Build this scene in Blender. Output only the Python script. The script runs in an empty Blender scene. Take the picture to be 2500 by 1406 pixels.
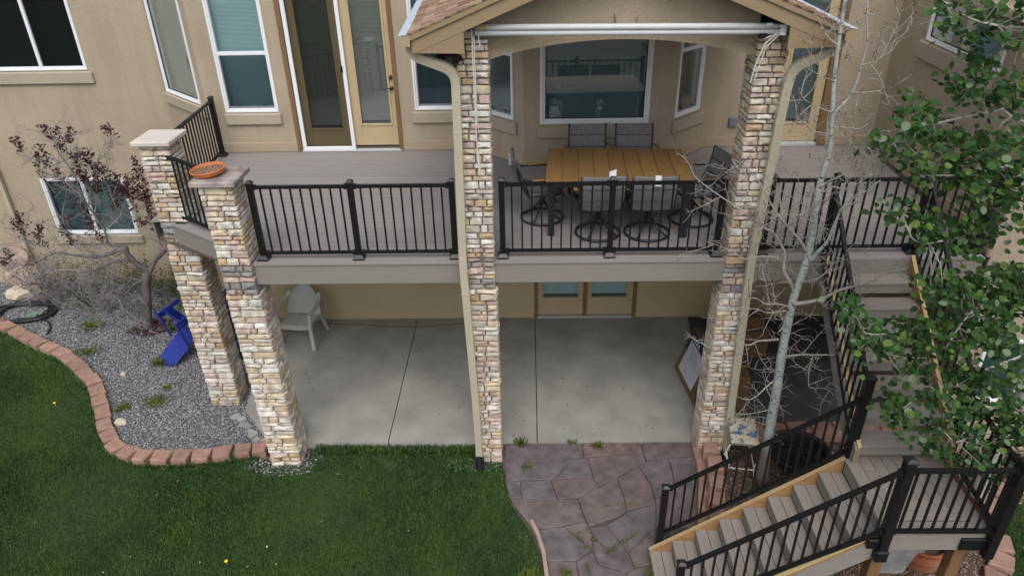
import bpy, bmesh, math, random
import numpy as np
from mathutils import Vector, Matrix
random.seed(7)
rng = np.random.default_rng(7)
PI = math.pi
scene = bpy.context.scene
COL = scene.collection

# ------------------------------------------------------------------ camera
CF, CP, CYAW, CR = 1743.6, .5146, .0249, -.0203
CAMLOC = Vector((0, -7.4993, 6.7837))
def cam_axes():
    cy, sy = math.cos(CYAW), math.sin(CYAW)
    fw = Vector((-sy*math.cos(CP), cy*math.cos(CP), -math.sin(CP)))
    rt = Vector((cy, sy, 0)); up = rt.cross(fw)
    return rt*math.cos(CR)+up*math.sin(CR), up*math.cos(CR)-rt*math.sin(CR), fw
RT, UP, FW = cam_axes()
cam = bpy.data.cameras.new('camera'); camo = bpy.data.objects.new('camera', cam); COL.objects.link(camo)
cam.sensor_width = 36; cam.lens = CF/2500*36; cam.clip_end = 500; cam.clip_start = .05
m = Matrix((RT, UP, -FW)).transposed().to_4x4(); m.translation = CAMLOC
camo.matrix_world = m
scene.camera = camo

# ------------------------------------------------------------------ world, sun, exposure (soft overcast day)
SUN_EL, SUN_AZ = math.radians(54), math.radians(178)   # compass-like azimuth, sun behind the camera
world = bpy.data.worlds.new('World'); scene.world = world; world.use_nodes = True
wn = world.node_tree.nodes; wl = world.node_tree.links
sky = wn.new('ShaderNodeTexSky'); sky.sky_type = 'NISHITA'; sky.sun_disc = False
sky.sun_elevation = SUN_EL; sky.sun_rotation = SUN_AZ; sky.dust_density = 4.0; sky.air_density = 1.2
hs = wn.new('ShaderNodeHueSaturation'); hs.inputs['Saturation'].default_value = .28
wl.new(sky.outputs[0], hs.inputs['Color']); wl.new(hs.outputs[0], wn['Background'].inputs['Color'])
wn['Background'].inputs['Strength'].default_value = .142
sl = bpy.data.lights.new('sun', 'SUN'); sl.energy = .8; sl.angle = math.radians(36); sl.color = (1, .96, .9)
so = bpy.data.objects.new('sun', sl); COL.objects.link(so)
sd = Vector((math.sin(SUN_AZ)*math.cos(SUN_EL), math.cos(SUN_AZ)*math.cos(SUN_EL), math.sin(SUN_EL)))
so.rotation_euler = sd.to_track_quat('Z', 'Y').to_euler(); so.location = (-4, -10, 14)
scene.view_settings.view_transform = 'Standard'; scene.view_settings.look = 'None'
scene.view_settings.exposure = 0.46; scene.view_settings.gamma = 1
scene.view_settings.use_curve_mapping = False
scene.render.engine = 'CYCLES'; scene.cycles.max_bounces = 6; scene.cycles.transparent_max_bounces = 12

# ------------------------------------------------------------------ helpers
WL = {}
class MB:
    def __init__(s): s.v = []; s.f = []
    def add(s, vs, fs):
        n = len(s.v); s.v += [tuple(p) for p in vs]; s.f += [tuple(i+n for i in f) for f in fs]; return s
    def box(s, x0, x1, y0, y1, z0, z1, ch=0):
        return s.obox((0, 0, 0), (1, 0, 0), (0, 1, 0), x0, x1, y0, y1, z0, z1, ch)
    def obox(s, O, U, N, u0, u1, d0, d1, z0, z1, ch=0, W=None):
        O = Vector(O); U = Vector(U); N = Vector(N); Z = Vector(W) if W else Vector((0, 0, 1))
        cx, cy, cz = (u0+u1)/2, (d0+d1)/2, (z0+z1)/2
        h = (abs(u1-u0)/2, abs(d1-d0)/2, abs(z1-z0)/2)
        ch = min(ch, min(h)*.6)
        vs, fs = CHB(h, ch)
        flip = (U.cross(N)).dot(Z) < 0
        if flip: fs = [f[::-1] for f in fs]
        return s.add([O+U*(cx+a)+N*(cy+b)+Z*(cz+c) for a, b, c in vs], fs)
    def prism(s, poly, z0, z1):
        n = len(poly)
        A = sum(poly[i][0]*poly[(i+1) % n][1]-poly[(i+1) % n][0]*poly[i][1] for i in range(n))
        if A < 0: poly = poly[::-1]
        f0 = z0 if callable(z0) else (lambda x, y: z0)
        f1 = z1 if callable(z1) else (lambda x, y: z1)
        vs = [(x, y, f0(x, y)) for x, y in poly]+[(x, y, f1(x, y)) for x, y in poly]
        return s.add(vs, [tuple(range(n))[::-1], tuple(range(n, 2*n))]+[(i, (i+1) % n, n+(i+1) % n, n+i) for i in range(n)])
    def oprism(s, poly, O, U, N, d0, d1):      # polygon in (u,z), extruded along N
        O = Vector(O); U = Vector(U); N = Vector(N); Z = Vector((0, 0, 1)); n = len(poly)
        vs = [O+U*u+Z*z+N*d0 for u, z in poly]+[O+U*u+Z*z+N*d1 for u, z in poly]
        return s.add(vs, [tuple(range(n)), tuple(range(n, 2*n))[::-1]]+[((i+1) % n, i, n+i, n+(i+1) % n) for i in range(n)])
    def tube(s, pts, radii, n=6, closed=False):
        pts = [Vector(p) for p in pts]
        if not hasattr(radii, '__len__'): radii = [radii]*len(pts)
        vs = []; prev = None; L = len(pts)
        for i, p in enumerate(pts):
            a = pts[(i-1) % L] if closed else pts[max(0, i-1)]; b = pts[(i+1) % L] if closed else pts[min(L-1, i+1)]
            t = (b-a)
            t = t.normalized() if t.length > 1e-9 else Vector((0, 0, 1))
            if prev is None: prev = t.orthogonal().normalized()
            prev = (prev-t*prev.dot(t)); prev = prev.normalized() if prev.length > 1e-6 else t.orthogonal().normalized()
            q = t.cross(prev)
            for k in range(n):
                an = 2*PI*k/n; vs.append(p+(prev*math.cos(an)+q*math.sin(an))*radii[i])
        fs = []
        for i in range(L if closed else L-1):
            j = (i+1) % L
            for k in range(n): fs.append((i*n+k, i*n+(k+1) % n, j*n+(k+1) % n, j*n+k))
        if not closed: fs += [tuple(range(n))[::-1], tuple(range((L-1)*n, L*n))]
        return s.add(vs, fs)
    def rtube(s, pts, w, d, side):             # rectangular section swept along pts; side = section width direction
        pts = [Vector(p) for p in pts]; side = Vector(side).normalized(); vs = []; L = len(pts)
        for i, p in enumerate(pts):
            t = (pts[min(L-1, i+1)]-pts[max(0, i-1)]).normalized()
            a = (side-t*side.dot(t)).normalized(); b = t.cross(a)
            for u, v in ((-1, -1), (1, -1), (1, 1), (-1, 1)): vs.append(p+a*u*w/2+b*v*d/2)
        fs = [(i*4+k, i*4+(k+1) % 4, i*4+4+(k+1) % 4, i*4+4+k) for i in range(L-1) for k in range(4)]
        return s.add(vs, fs+[(3, 2, 1, 0), tuple(range((L-1)*4, L*4))])
    def lathe(s, prof, cx, cy, n=24):
        vs = []
        for r, z in prof:
            for k in range(n): vs.append((cx+r*math.cos(2*PI*k/n), cy+r*math.sin(2*PI*k/n), z))
        fs = [(i*n+k, i*n+(k+1) % n, i*n+n+(k+1) % n, i*n+n+k) for i in range(len(prof)-1) for k in range(n)]
        return s.add(vs, fs)
    def mesh(s, name, mat, off=(0, 0, 0), smooth=False):
        me = bpy.data.meshes.new(name)
        me.from_pydata([(a-off[0], b-off[1], c-off[2]) for a, b, c in s.v], [], s.f)
        if mat: me.materials.append(mat)
        if smooth: me.shade_smooth()
        me.update(); return me
    def build(s, name, mat, parent=None, smooth=False, label=None, kind=None):
        off = WL.get(parent.name, Vector((0, 0, 0))) if parent else Vector((0, 0, 0))
        o = bpy.data.objects.new(name, s.mesh(name, mat, off, smooth)); COL.objects.link(o)
        if parent: o.parent = parent; WL[o.name] = off
        else: WL[o.name] = Vector((0, 0, 0))
        if label: o['label'] = label
        if kind: o['kind'] = kind
        return o
_chb = {}
def CHB(h, c):
    """vertices and faces of a box of half sizes h with edges chamfered by c"""
    if c <= 0:
        vs = [(sx*h[0], sy*h[1], sz*h[2]) for sx in (-1, 1) for sy in (-1, 1) for sz in (-1, 1)]
        return vs, [(0, 1, 3, 2), (4, 6, 7, 5), (0, 4, 5, 1), (2, 3, 7, 6), (0, 2, 6, 4), (1, 5, 7, 3)]
    vs = []; idx = {}
    for a in range(3):
        for sx in (-1, 1):
            for sy in (-1, 1):
                for sz in (-1, 1):
                    s = (sx, sy, sz); idx[(a, s)] = len(vs)
                    vs.append(tuple(s[k]*(h[k] if k == a else h[k]-c) for k in range(3)))
    if 'f' not in _chb:
        fs = []
        for a in range(3):
            b, d = (a+1) % 3, (a+2) % 3
            for sa in (-1, 1):
                def S(vb, vd):
                    t = [0, 0, 0]; t[a] = sa; t[b] = vb; t[d] = vd; return tuple(t)
                fs.append([idx[(a, S(x, y))] for x, y in ((-1, -1), (1, -1), (1, 1), (-1, 1))])
                for sb in (-1, 1):
                    fs.append([idx[(a, S(sb, -1))], idx[(a, S(sb, 1))], idx[(b, S(sb, 1))], idx[(b, S(sb, -1))]])
        for sx in (-1, 1):
            for sy in (-1, 1):
                for sz in (-1, 1): fs.append([idx[(k, (sx, sy, sz))] for k in range(3)])
        hv, _ = vs, 0
        out = []
        for f in fs:
            p = [Vector(hv[i]) for i in f]; nrm = (p[1]-p[0]).cross(p[2]-p[0]); cc = sum(p, Vector())/len(p)
            out.append(tuple(f) if nrm.dot(Vector([cc[k]/h[k] for k in range(3)])) > 0 else tuple(f[::-1]))
        _chb['f'] = out
    return vs, _chb['f']
def thing(name, label, cat, loc=(0, 0, 0), group=None, kind=None):
    o = bpy.data.objects.new(name, None); COL.objects.link(o); o.location = loc; o.empty_display_size = .1
    WL[o.name] = Vector(loc)
    if label: o['label'] = label
    if cat: o['category'] = cat
    if group: o['group'] = group
    if kind: o['kind'] = kind
    return o
def tag(o, label, cat, group=None):
    o['label'] = label; o['category'] = cat
    if group: o['group'] = group
    return o
def inst(name, me, parent, loc, rot=(0, 0, 0), sc=(1, 1, 1)):
    o = bpy.data.objects.new(name, me); COL.objects.link(o)
    if parent: o.parent = parent; loc = Vector(loc)-WL.get(parent.name, Vector((0, 0, 0)))
    o.location = loc; o.rotation_euler = rot; o.scale = sc
    return o
def inside(px, py, poly):
    r = np.zeros(len(px), bool); n = len(poly)
    for i in range(n):
        x0, y0 = poly[i]; x1, y1 = poly[(i+1) % n]
        if y0 == y1: continue
        c = ((y0 > py) != (y1 > py)) & (px < (x1-x0)*(py-y0)/(y1-y0)+x0); r ^= c
    return r
def inview(P, mg=1.35):                         # keep only scatter near the photographed area
    d = P-np.array(CAMLOC); z = d@np.array(FW)
    x = d@np.array(RT)/z*CF/1250; y = d@np.array(UP)/z*CF/703
    return (z > .2) & (abs(x) < mg) & (abs(y) < mg)
def npmesh(name, V, F, mat):
    me = bpy.data.meshes.new(name); nv, nf, k = len(V), len(F), F.shape[1]
    me.vertices.add(nv); me.vertices.foreach_set('co', V.astype(np.float32).ravel())
    me.loops.add(nf*k); me.loops.foreach_set('vertex_index', F.astype(np.int32).ravel())
    me.polygons.add(nf); me.polygons.foreach_set('loop_start', np.arange(0, nf*k, k, dtype=np.int32))
    me.update(calc_edges=True); me.materials.append(mat); return me

# ------------------------------------------------------------------ materials
def nodes(name):
    m = bpy.data.materials.new(name); m.use_nodes = True
    nt = m.node_tree; return m, nt, nt.nodes, nt.links, nt.nodes['Principled BSDF']
def ramp(N, cols, pos=None, interp='LINEAR'):
    r = N.new('ShaderNodeValToRGB'); e = r.color_ramp.elements; r.color_ramp.interpolation = interp
    n = len(cols)
    while len(e) < n: e.new(.5)
    for i, cc in enumerate(cols):
        e[i].position = pos[i] if pos else i/(n-1 if interp == 'LINEAR' else n); e[i].color = (*cc, 1)
    return r
def mk(name, c1, c2=None, scale=8, rough=.8, bump=0, bscale=None, stretch=(1, 1, 1), objrand=0, island=0, spec=.3, metal=0, big=0, detail=4, bstretch=None, streak=0):
    m, nt, N, L, B = nodes(name)
    tc = N.new('ShaderNodeTexCoord'); mp = N.new('ShaderNodeMapping'); L.new(tc.outputs['Object'], mp.inputs[0]); mp.inputs['Scale'].default_value = stretch
    no = N.new('ShaderNodeTexNoise'); no.inputs['Scale'].default_value = scale; no.inputs['Detail'].default_value = detail; L.new(mp.outputs[0], no.inputs[0])
    r = ramp(N, [c1, c2 or c1], [.32, .68]); L.new(no.outputs[0], r.inputs[0]); col = r.outputs[0]
    if big:
        nb = N.new('ShaderNodeTexNoise'); nb.inputs['Scale'].default_value = 1.3; nb.inputs['Detail'].default_value = 5; L.new(tc.outputs['Object'], nb.inputs[0])
        rb = ramp(N, [(1-big,)*3, (1+big*.35,)*3], [.3, .7]); L.new(nb.outputs[0], rb.inputs[0])
        mx = N.new('ShaderNodeMix'); mx.data_type = 'RGBA'; mx.blend_type = 'MULTIPLY'; mx.inputs[0].default_value = 1
        L.new(col, mx.inputs[6]); L.new(rb.outputs[0], mx.inputs[7]); col = mx.outputs[2]
    if streak:
        ns = N.new('ShaderNodeTexNoise'); ns.inputs['Scale'].default_value = 5; ns.inputs['Detail'].default_value = 6
        ms_ = N.new('ShaderNodeMapping'); ms_.inputs['Scale'].default_value = (1.6, 1.6, .12); L.new(tc.outputs['Object'], ms_.inputs[0]); L.new(ms_.outputs[0], ns.inputs[0])
        rs = ramp(N, [(1-streak,)*3, (1, 1, 1)], [.34, .52]); L.new(ns.outputs[0], rs.inputs[0])
        mx = N.new('ShaderNodeMix'); mx.data_type = 'RGBA'; mx.blend_type = 'MULTIPLY'; mx.inputs[0].default_value = 1
        L.new(col, mx.inputs[6]); L.new(rs.outputs[0], mx.inputs[7]); col = mx.outputs[2]
    if objrand or island:
        if objrand: src = N.new('ShaderNodeObjectInfo').outputs['Random']
        else: src = N.new('ShaderNodeNewGeometry').outputs['Random Per Island']
        a = objrand or island
        rr = ramp(N, [(1-a,)*3, (1+a,)*3]); L.new(src, rr.inputs[0])
        mx = N.new('ShaderNodeMix'); mx.data_type = 'RGBA'; mx.blend_type = 'MULTIPLY'; mx.inputs[0].default_value = 1
        L.new(col, mx.inputs[6]); L.new(rr.outputs[0], mx.inputs[7]); col = mx.outputs[2]
    L.new(col, B.inputs['Base Color']); B.inputs['Roughness'].default_value = rough
    B.inputs['Specular IOR Level'].default_value = spec; B.inputs['Metallic'].default_value = metal
    if bump:
        nb = N.new('ShaderNodeTexNoise'); nb.inputs['Scale'].default_value = bscale or scale*4; nb.inputs['Detail'].default_value = 3
        mb = N.new('ShaderNodeMapping'); mb.inputs['Scale'].default_value = bstretch or stretch; L.new(tc.outputs['Object'], mb.inputs[0]); L.new(mb.outputs[0], nb.inputs[0])
        bp = N.new('ShaderNodeBump'); bp.inputs['Strength'].default_value = 1; bp.inputs['Distance'].default_value = bump
        L.new(nb.outputs[0], bp.inputs['Height']); L.new(bp.outputs[0], B.inputs['Normal'])
    return m
def mk_ramp_rand(name, cols, rough=.85, island=False, bump=0, bscale=30, tint=.25, nscale=14, spec=.25, stretch=(1, 1, 1)):
    """each object (or each loose piece) takes one colour of the list, with its own mottling"""
    m, nt, N, L, B = nodes(name)
    src = N.new('ShaderNodeNewGeometry').outputs['Random Per Island'] if island else N.new('ShaderNodeObjectInfo').outputs['Random']
    r = ramp(N, cols, interp='CONSTANT'); L.new(src, r.inputs[0])
    tc = N.new('ShaderNodeTexCoord'); no = N.new('ShaderNodeTexNoise'); no.inputs['Scale'].default_value = nscale; no.inputs['Detail'].default_value = 5
    geo = N.new('ShaderNodeNewGeometry'); mp = N.new('ShaderNodeMapping'); mp.inputs['Scale'].default_value = stretch
    L.new(geo.outputs['Position'], mp.inputs[0]); L.new(mp.outputs[0], no.inputs[0])
    rb = ramp(N, [(1-tint,)*3, (1+tint,)*3], [.3, .7]); L.new(no.outputs[0], rb.inputs[0])
    mx = N.new('ShaderNodeMix'); mx.data_type = 'RGBA'; mx.blend_type = 'MULTIPLY'; mx.inputs[0].default_value = 1
    L.new(r.outputs[0], mx.inputs[6]); L.new(rb.outputs[0], mx.inputs[7]); L.new(mx.outputs[2], B.inputs['Base Color'])
    B.inputs['Roughness'].default_value = rough; B.inputs['Specular IOR Level'].default_value = spec
    if bump:
        nb = N.new('ShaderNodeTexNoise'); nb.inputs['Scale'].default_value = bscale; nb.inputs['Detail'].default_value = 4; L.new(mp.outputs[0], nb.inputs[0])
        bp = N.new('ShaderNodeBump'); bp.inputs['Distance'].default_value = bump; L.new(nb.outputs[0], bp.inputs['Height']); L.new(bp.outputs[0], B.inputs['Normal'])
    return m, B, N, L, mx
def glass(name, tint=(.55, .62, .64), refl=.10, rough=.015):
    m, nt, N, L, B = nodes(name); N.remove(B)
    tr = N.new('ShaderNodeBsdfTransparent'); tr.inputs[0].default_value = (*tint, 1)
    gl = N.new('ShaderNodeBsdfGlossy'); gl.inputs['Roughness'].default_value = rough; gl.inputs[0].default_value = (.85, .95, 1, 1)
    fr = N.new('ShaderNodeFresnel'); fr.inputs[0].default_value = 1.5
    ad = N.new('ShaderNodeMath'); ad.operation = 'MULTIPLY_ADD'; ad.inputs[1].default_value = .55; ad.inputs[2].default_value = refl; L.new(fr.outputs[0], ad.inputs[0])
    mx = N.new('ShaderNodeMixShader'); L.new(ad.outputs[0], mx.inputs[0]); L.new(tr.outputs[0], mx.inputs[1]); L.new(gl.outputs[0], mx.inputs[2])
    L.new(mx.outputs[0], N['Material Output'].inputs[0]); return m
def blind_mat(name, c1, pitch=.019):
    m, nt, N, L, B = nodes(name)
    tc = N.new('ShaderNodeTexCoord'); w = N.new('ShaderNodeTexWave'); w.bands_direction = 'Z'; w.inputs['Scale'].default_value = 1/pitch/3.183/1; w.inputs['Distortion'].default_value = .1
    L.new(tc.outputs['Object'], w.inputs[0])
    r = ramp(N, [tuple(x*.72 for x in c1), c1]); L.new(w.outputs[0], r.inputs[0]); L.new(r.outputs[0], B.inputs['Base Color'])
    bp = N.new('ShaderNodeBump'); bp.inputs['Distance'].default_value = .006; L.new(w.outputs[0], bp.inputs['Height']); L.new(bp.outputs[0], B.inputs['Normal'])
    B.inputs['Roughness'].default_value = .9; return m

STUCCO = mk('stucco', (.365, .302, .226), (.432, .363, .276), 55, .92, .006, 160, spec=.1, big=.10, streak=.07)
TRIMBAND = mk('stucco_band', (.345, .275, .20), (.41, .33, .245), 75, .92, .003, 260, spec=.1, big=.05)
SILL = mk('stucco_sill', (.36, .31, .24), (.43, .372, .292), 75, .92, .004, 260, spec=.1, big=.05)
WHITE = mk('white_vinyl', (.72, .74, .78), None, 5, .4, spec=.4)
CASING = mk('brown_trim', (.155, .092, .044), (.20, .122, .06), 20, .7, stretch=(1, 1, .1))
DOORPAINT = mk('tan_door_paint', (.42, .33, .20), (.45, .355, .215), 6, .5)
FASCIAP = mk('tan_fascia', (.245, .178, .105), (.285, .212, .13), 30, .65, .002, 60, stretch=(.35, 1, 3), spec=.25)
GUTTER = mk('gutter_tan', (.33, .25, .15), (.36, .28, .17), 8, .45)
SPOUT = mk('downspout_tan', (.395, .36, .275), (.43, .395, .305), 6, .5, big=.06)
GALV = mk('galvanised', (.42, .50, .60), (.50, .57, .66), 12, .4, metal=.1)
BLACK = mk('black_powder_coat', (.007, .007, .008), (.010, .010, .011), 20, .45, spec=.25)
CAPM = mk('black_cap', (.014, .015, .017), None, 20, .4, spec=.4)
DECKM = mk('composite_deck', (.235, .218, .211), (.27, .252, .245), 5, .75, .001, 60, stretch=(.35, 12, 12), objrand=.035, big=.06, spec=.25)
DECKY = mk('composite_deck_across', (.225, .20, .185), (.26, .23, .212), 5, .75, .0015, 60, stretch=(14, .5, 14), objrand=.07, big=.06, spec=.25)
FASC = mk('composite_fascia', (.205, .19, .172), (.235, .219, .20), 5, .75, .0015, 60, stretch=(.5, 6, 14), spec=.25)
TREADM = mk('composite_tread', (.23, .205, .19), (.265, .237, .22), 5, .75, .001, 60, stretch=(.4, 14, 14), objrand=.05, spec=.25)
TREADY = mk('composite_tread_across', (.23, .205, .187), (.265, .237, .217), 5, .75, .001, 60, stretch=(14, .4, 14), objrand=.05, spec=.25)
LUMBER = mk('cut_lumber', (.37, .255, .13), (.45, .325, .18), 6, .75, .001, 40, stretch=(.6, 8, 8), spec=.2)
LUMBERSIDE = mk('cedar_lumber', (.27, .155, .07), (.36, .215, .105), 5, .75, .001, 40, stretch=(.8, 8, 3), spec=.2, big=.2)
LUMBERY = mk('yellow_lumber', (.46, .35, .16), (.54, .42, .21), 6, .75, stretch=(8, 8, .8), spec=.2)
POSTW = mk('treated_post', (.13, .075, .032), (.20, .12, .055), 8, .75, stretch=(8, 8, .5), spec=.2)
CONC = mk('concrete', (.26, .253, .238), (.34, .33, .31), 2.2, .9, .0015, 90, big=.17, detail=8, spec=.2)
MORTAR = mk('mortar', (.17, .16, .155), (.23, .215, .205), 30, .95, .006, 80, spec=.1)
CAPSTONE = mk('cap_stone', (.50, .45, .40), (.60, .54, .50), 7, .85, .004, 30, big=.12)
CAPSTONE2 = mk('weathered_cap_stone', (.20, .155, .15), (.42, .37, .34), 6, .85, .004, 30, big=.3)
PAVER = mk('red_paver', (.25, .15, .115), (.33, .21, .165), 9, .9, .004, 50, objrand=.13, big=.12)
GREYSTONE = mk('grey_rubble', (.22, .22, .22), (.34, .33, .33), 9, .9, .005, 40)
SOIL = mk('soil', (.055, .045, .033), (.10, .08, .06), 12, .95, .01, 40)
SLING = mk('grey_sling_fabric', (.135, .135, .145), (.20, .20, .212), 60, .85, .001, 400, stretch=(1, 1, .2))
FRAMEM = mk('charcoal_frame', (.016, .017, .021), None, 5, .4, spec=.5)
TEAK = mk('faux_teak', (.205, .115, .040), (.265, .152, .058), 9, .55, .0008, 60, stretch=(9, .5, 9), objrand=.06, spec=.3)
TAGM = mk('paper_tag', (.72, .74, .80), None, 5, .7)
PLASTICW = mk('old_white_plastic', (.36, .355, .325), (.42, .415, .38), 5, .55, spec=.4)
CARD = mk('cardboard', (.125, .075, .036), (.165, .10, .05), 6, .85)
NAVYTARP = mk('navy_fabric_cover', (.013, .014, .026), (.022, .024, .04), 12, .75, .02, 9)
BLUEP = mk('blue_paint', (.008, .022, .19), (.011, .030, .25), 8, .42, spec=.4)
IRON = mk('black_iron', (.012, .012, .013), (.022, .02, .019), 14, .6)
ASH = mk('charcoal_ash', (.010, .0095, .009), (.028, .026, .025), 18, .95, .02, 30)
WHITEIRON = mk('white_iron', (.55, .54, .50), (.66, .65, .62), 10, .6)
TERRA = mk('terracotta', (.46, .135, .055), (.54, .18, .08), 7, .75, big=.15)
TERRAW = mk('weathered_terracotta', (.27, .062, .025), (.30, .20, .13), 3.2, .85, .002, 30)
SEED = mk('seed_husks', (.20, .10, .055), (.34, .19, .12), 50, .95, .008, 120)
HOSE = mk('black_hose', (.012, .014, .018), None, 5, .45, spec=.5)
LIDG = mk('green_lid', (.09, .16, .135), (.17, .26, .215), 20, .7)
ROPE = mk('white_cord', (.55, .54, .50), None, 5, .8)
REDCORD = mk('red_cord', (.20, .04, .025), None, 5, .6)
TUBEM = mk('vinyl_tube', (.52, .55, .58), (.58, .60, .63), 5, .45, spec=.4)
BRASS = mk('tan_coupler', (.40, .30, .13), None, 5, .5)
BRONZE = mk('bronze_hardware', (.09, .06, .04), None, 5, .35, metal=.8)
BOOT = mk('black_drain_boot', (.012, .013, .017), None, 5, .5)
PLANTERM = mk('stone_planter', (.20, .20, .195), (.38, .385, .38), 5, .9, .008, 40)
ROCKM = mk('pale_rock', (.40, .34, .26), (.52, .46, .37), 8, .85, .005, 30)
BOULDER = mk('pink_boulder', (.30, .21, .18), (.42, .33, .29), 5, .9, .01, 20)
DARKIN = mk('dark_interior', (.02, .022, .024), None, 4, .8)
GLASS_T = glass('window_glass', (.955, .98, .985), .06)
GLASS_D = glass('door_glass', (.95, .96, .96), .11)
MESH = glass('insect_mesh', (.76, .76, .75), -.04, .6)
SCREEN = glass('screened_glass', (.78, .80, .82), -.01, .12)
GLASS_P = glass('picture_glass', (.955, .98, .985), .085)
BLIND = blind_mat('cellular_blind', (.50, .68, .70))
BLINDD = blind_mat('dark_cellular_blind', (.17, .26, .29))
BLINDS = blind_mat('door_blind', (.34, .345, .33))
BLINDG = blind_mat('grey_cellular_blind', (.62, .60, .54))
STONE, *_ = mk_ramp_rand('ledge_stone', [(.52, .46, .375), (.56, .52, .45), (.47, .385, .275), (.49, .385, .33), (.60, .57, .52), (.44, .33, .215), (.52, .46, .40), (.55, .47, .35), (.46, .36, .315), (.58, .55, .505), (.42, .37, .33)], .9, bump=.010, bscale=34, tint=.34, nscale=11)
STONEG, *_ = mk_ramp_rand('grey_patch_stone', [(.22, .215, .215), (.28, .235, .20), (.25, .24, .23), (.30, .26, .23)], .9, bump=.008, bscale=38, tint=.3, nscale=11)
SHINGLE, *_ = mk_ramp_rand('shingle', [(.235, .145, .10), (.30, .20, .145), (.19, .115, .08), (.34, .245, .185), (.26, .165, .115)], .95, bump=.004, bscale=200, tint=.35, nscale=55)
SHINGLEI, *_ = mk_ramp_rand('shingle_joined', [(.235, .145, .10), (.30, .20, .145), (.19, .115, .08), (.34, .245, .185), (.26, .165, .115)], .95, True, .003, 220, .3, 55)
FLAG, *_ = mk_ramp_rand('flagstone', [(.128, .100, .103), (.121, .103, .108), (.137, .101, .100), (.116, .104, .110), (.131, .099, .101), (.124, .104, .102)], .88, bump=.008, bscale=10, tint=.30, nscale=6.5)
GRAVEL, *_ = mk_ramp_rand('gravel_chip', [(.155, .162, .185), (.21, .217, .24), (.085, .09, .108), (.29, .295, .315), (.165, .165, .172), (.125, .134, .158), (.38, .38, .39)], .9, True, tint=.15, nscale=60)
MULCH, *_ = mk_ramp_rand('mulch_chip', [(.13, .085, .065), (.19, .13, .10), (.09, .055, .04), (.26, .20, .165), (.16, .10, .08), (.33, .28, .24)], .95, True, tint=.2, nscale=60)

# ---- surveyed positions in metres (plan outlines and branch paths)
FLAGS=[[(-0.327, 0.214), (0.743, 0.218), (0.749, -0.133), (0.154, -0.202), (-0.327, -0.228)], [(0.743, 0.218), (1.571, 0.214), (1.574, -0.055), (1.249, -0.068), (1.003, -0.111), (0.749, -0.133)], [(1.571, 0.214), (2.303, 0.21), (2.296, -0.116), (1.901, -0.143), (1.589, -0.222), (1.574, -0.055)], [(-0.327, -0.228), (0.154, -0.202), (0.637, -0.152), (0.489, -0.302), (0.342, -0.526), (-0.086, -0.538), (-0.31, -0.564)], [(0.637, -0.152), (0.749, -0.133), (0.799, -0.144), (0.848, -0.512), (0.595, -0.513), (0.342, -0.526), (0.489, -0.302)], [(0.799, -0.144), (1.003, -0.111), (1.249, -0.068), (1.574, -0.055), (1.589, -0.222), (1.48, -0.292), (1.16, -0.499), (0.913, -0.658), (0.848, -0.512)], [(1.48, -0.292), (1.589, -0.222), (1.901, -0.143), (1.904, -0.512), (1.88, -0.748), (1.605, -0.852), (1.589, -0.61)], [(1.901, -0.143), (2.296, -0.116), (2.255, -0.405), (2.183, -0.7), (1.88, -0.748), (1.904, -0.512)], [(-0.31, -0.564), (-0.112, -0.552), (-0.091, -0.848), (-0.237, -0.86)], [(-0.112, -0.552), (0.283, -0.534), (0.367, -0.864), (0.084, -0.864), (-0.091, -0.848)], [(0.283, -0.534), (0.595, -0.513), (0.848, -0.512), (0.913, -0.658), (0.622, -0.847), (0.367, -0.864)], [(1.16, -0.499), (1.48, -0.292), (1.589, -0.61), (1.605, -0.852), (1.605, -0.932), (1.221, -1.054), (1.221, -0.874)], [(0.622, -0.847), (0.913, -0.658), (1.16, -0.499), (1.221, -0.874), (1.221, -1.054), (1.144, -1.133), (0.728, -1.297), (0.671, -1.082)], [(-0.237, -0.86), (-0.091, -0.848), (0.084, -0.864), (0.367, -0.864), (0.622, -0.847), (0.671, -1.082), (0.698, -1.213), (0.349, -1.297), (0.05, -1.347), (-0.104, -1.093)], [(1.605, -0.852), (1.88, -0.748), (1.913, -0.975), (1.759, -1.132), (1.777, -1.312), (1.549, -1.314), (1.605, -0.932)], [(1.88, -0.748), (2.183, -0.7), (2.176, -1.168), (2.154, -1.308), (1.777, -1.312), (1.759, -1.132), (1.913, -0.975)], [(1.221, -1.054), (1.605, -0.932), (1.549, -1.314), (1.411, -1.426), (1.167, -1.672), (0.948, -1.265), (1.144, -1.133)], [(0.728, -1.297), (0.948, -1.265), (1.167, -1.672), (1.212, -1.877), (1.107, -1.94), (0.797, -1.832), (0.755, -1.62), (0.774, -1.398)], [(0.05, -1.347), (0.349, -1.297), (0.422, -1.288), (0.673, -1.55), (0.735, -1.654), (0.544, -1.786), (0.209, -1.795), (0.127, -1.576)], [(0.422, -1.288), (0.698, -1.213), (0.728, -1.297), (0.774, -1.398), (0.755, -1.62), (0.673, -1.55)], [(1.167, -1.672), (1.411, -1.426), (1.549, -1.314), (1.435, -1.836), (1.212, -1.877)], [(0.209, -1.795), (0.544, -1.786), (0.576, -2.075), (0.646, -2.343), (0.209, -2.343)], [(0.544, -1.786), (0.735, -1.654), (0.797, -1.832), (1.107, -1.94), (1.107, -2.074), (1.066, -2.342), (0.646, -2.343), (0.576, -2.075)], [(1.212, -1.877), (1.435, -1.836), (1.428, -2.074), (1.404, -2.341), (1.066, -2.342), (1.107, -2.074), (1.107, -1.94)]]
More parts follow.
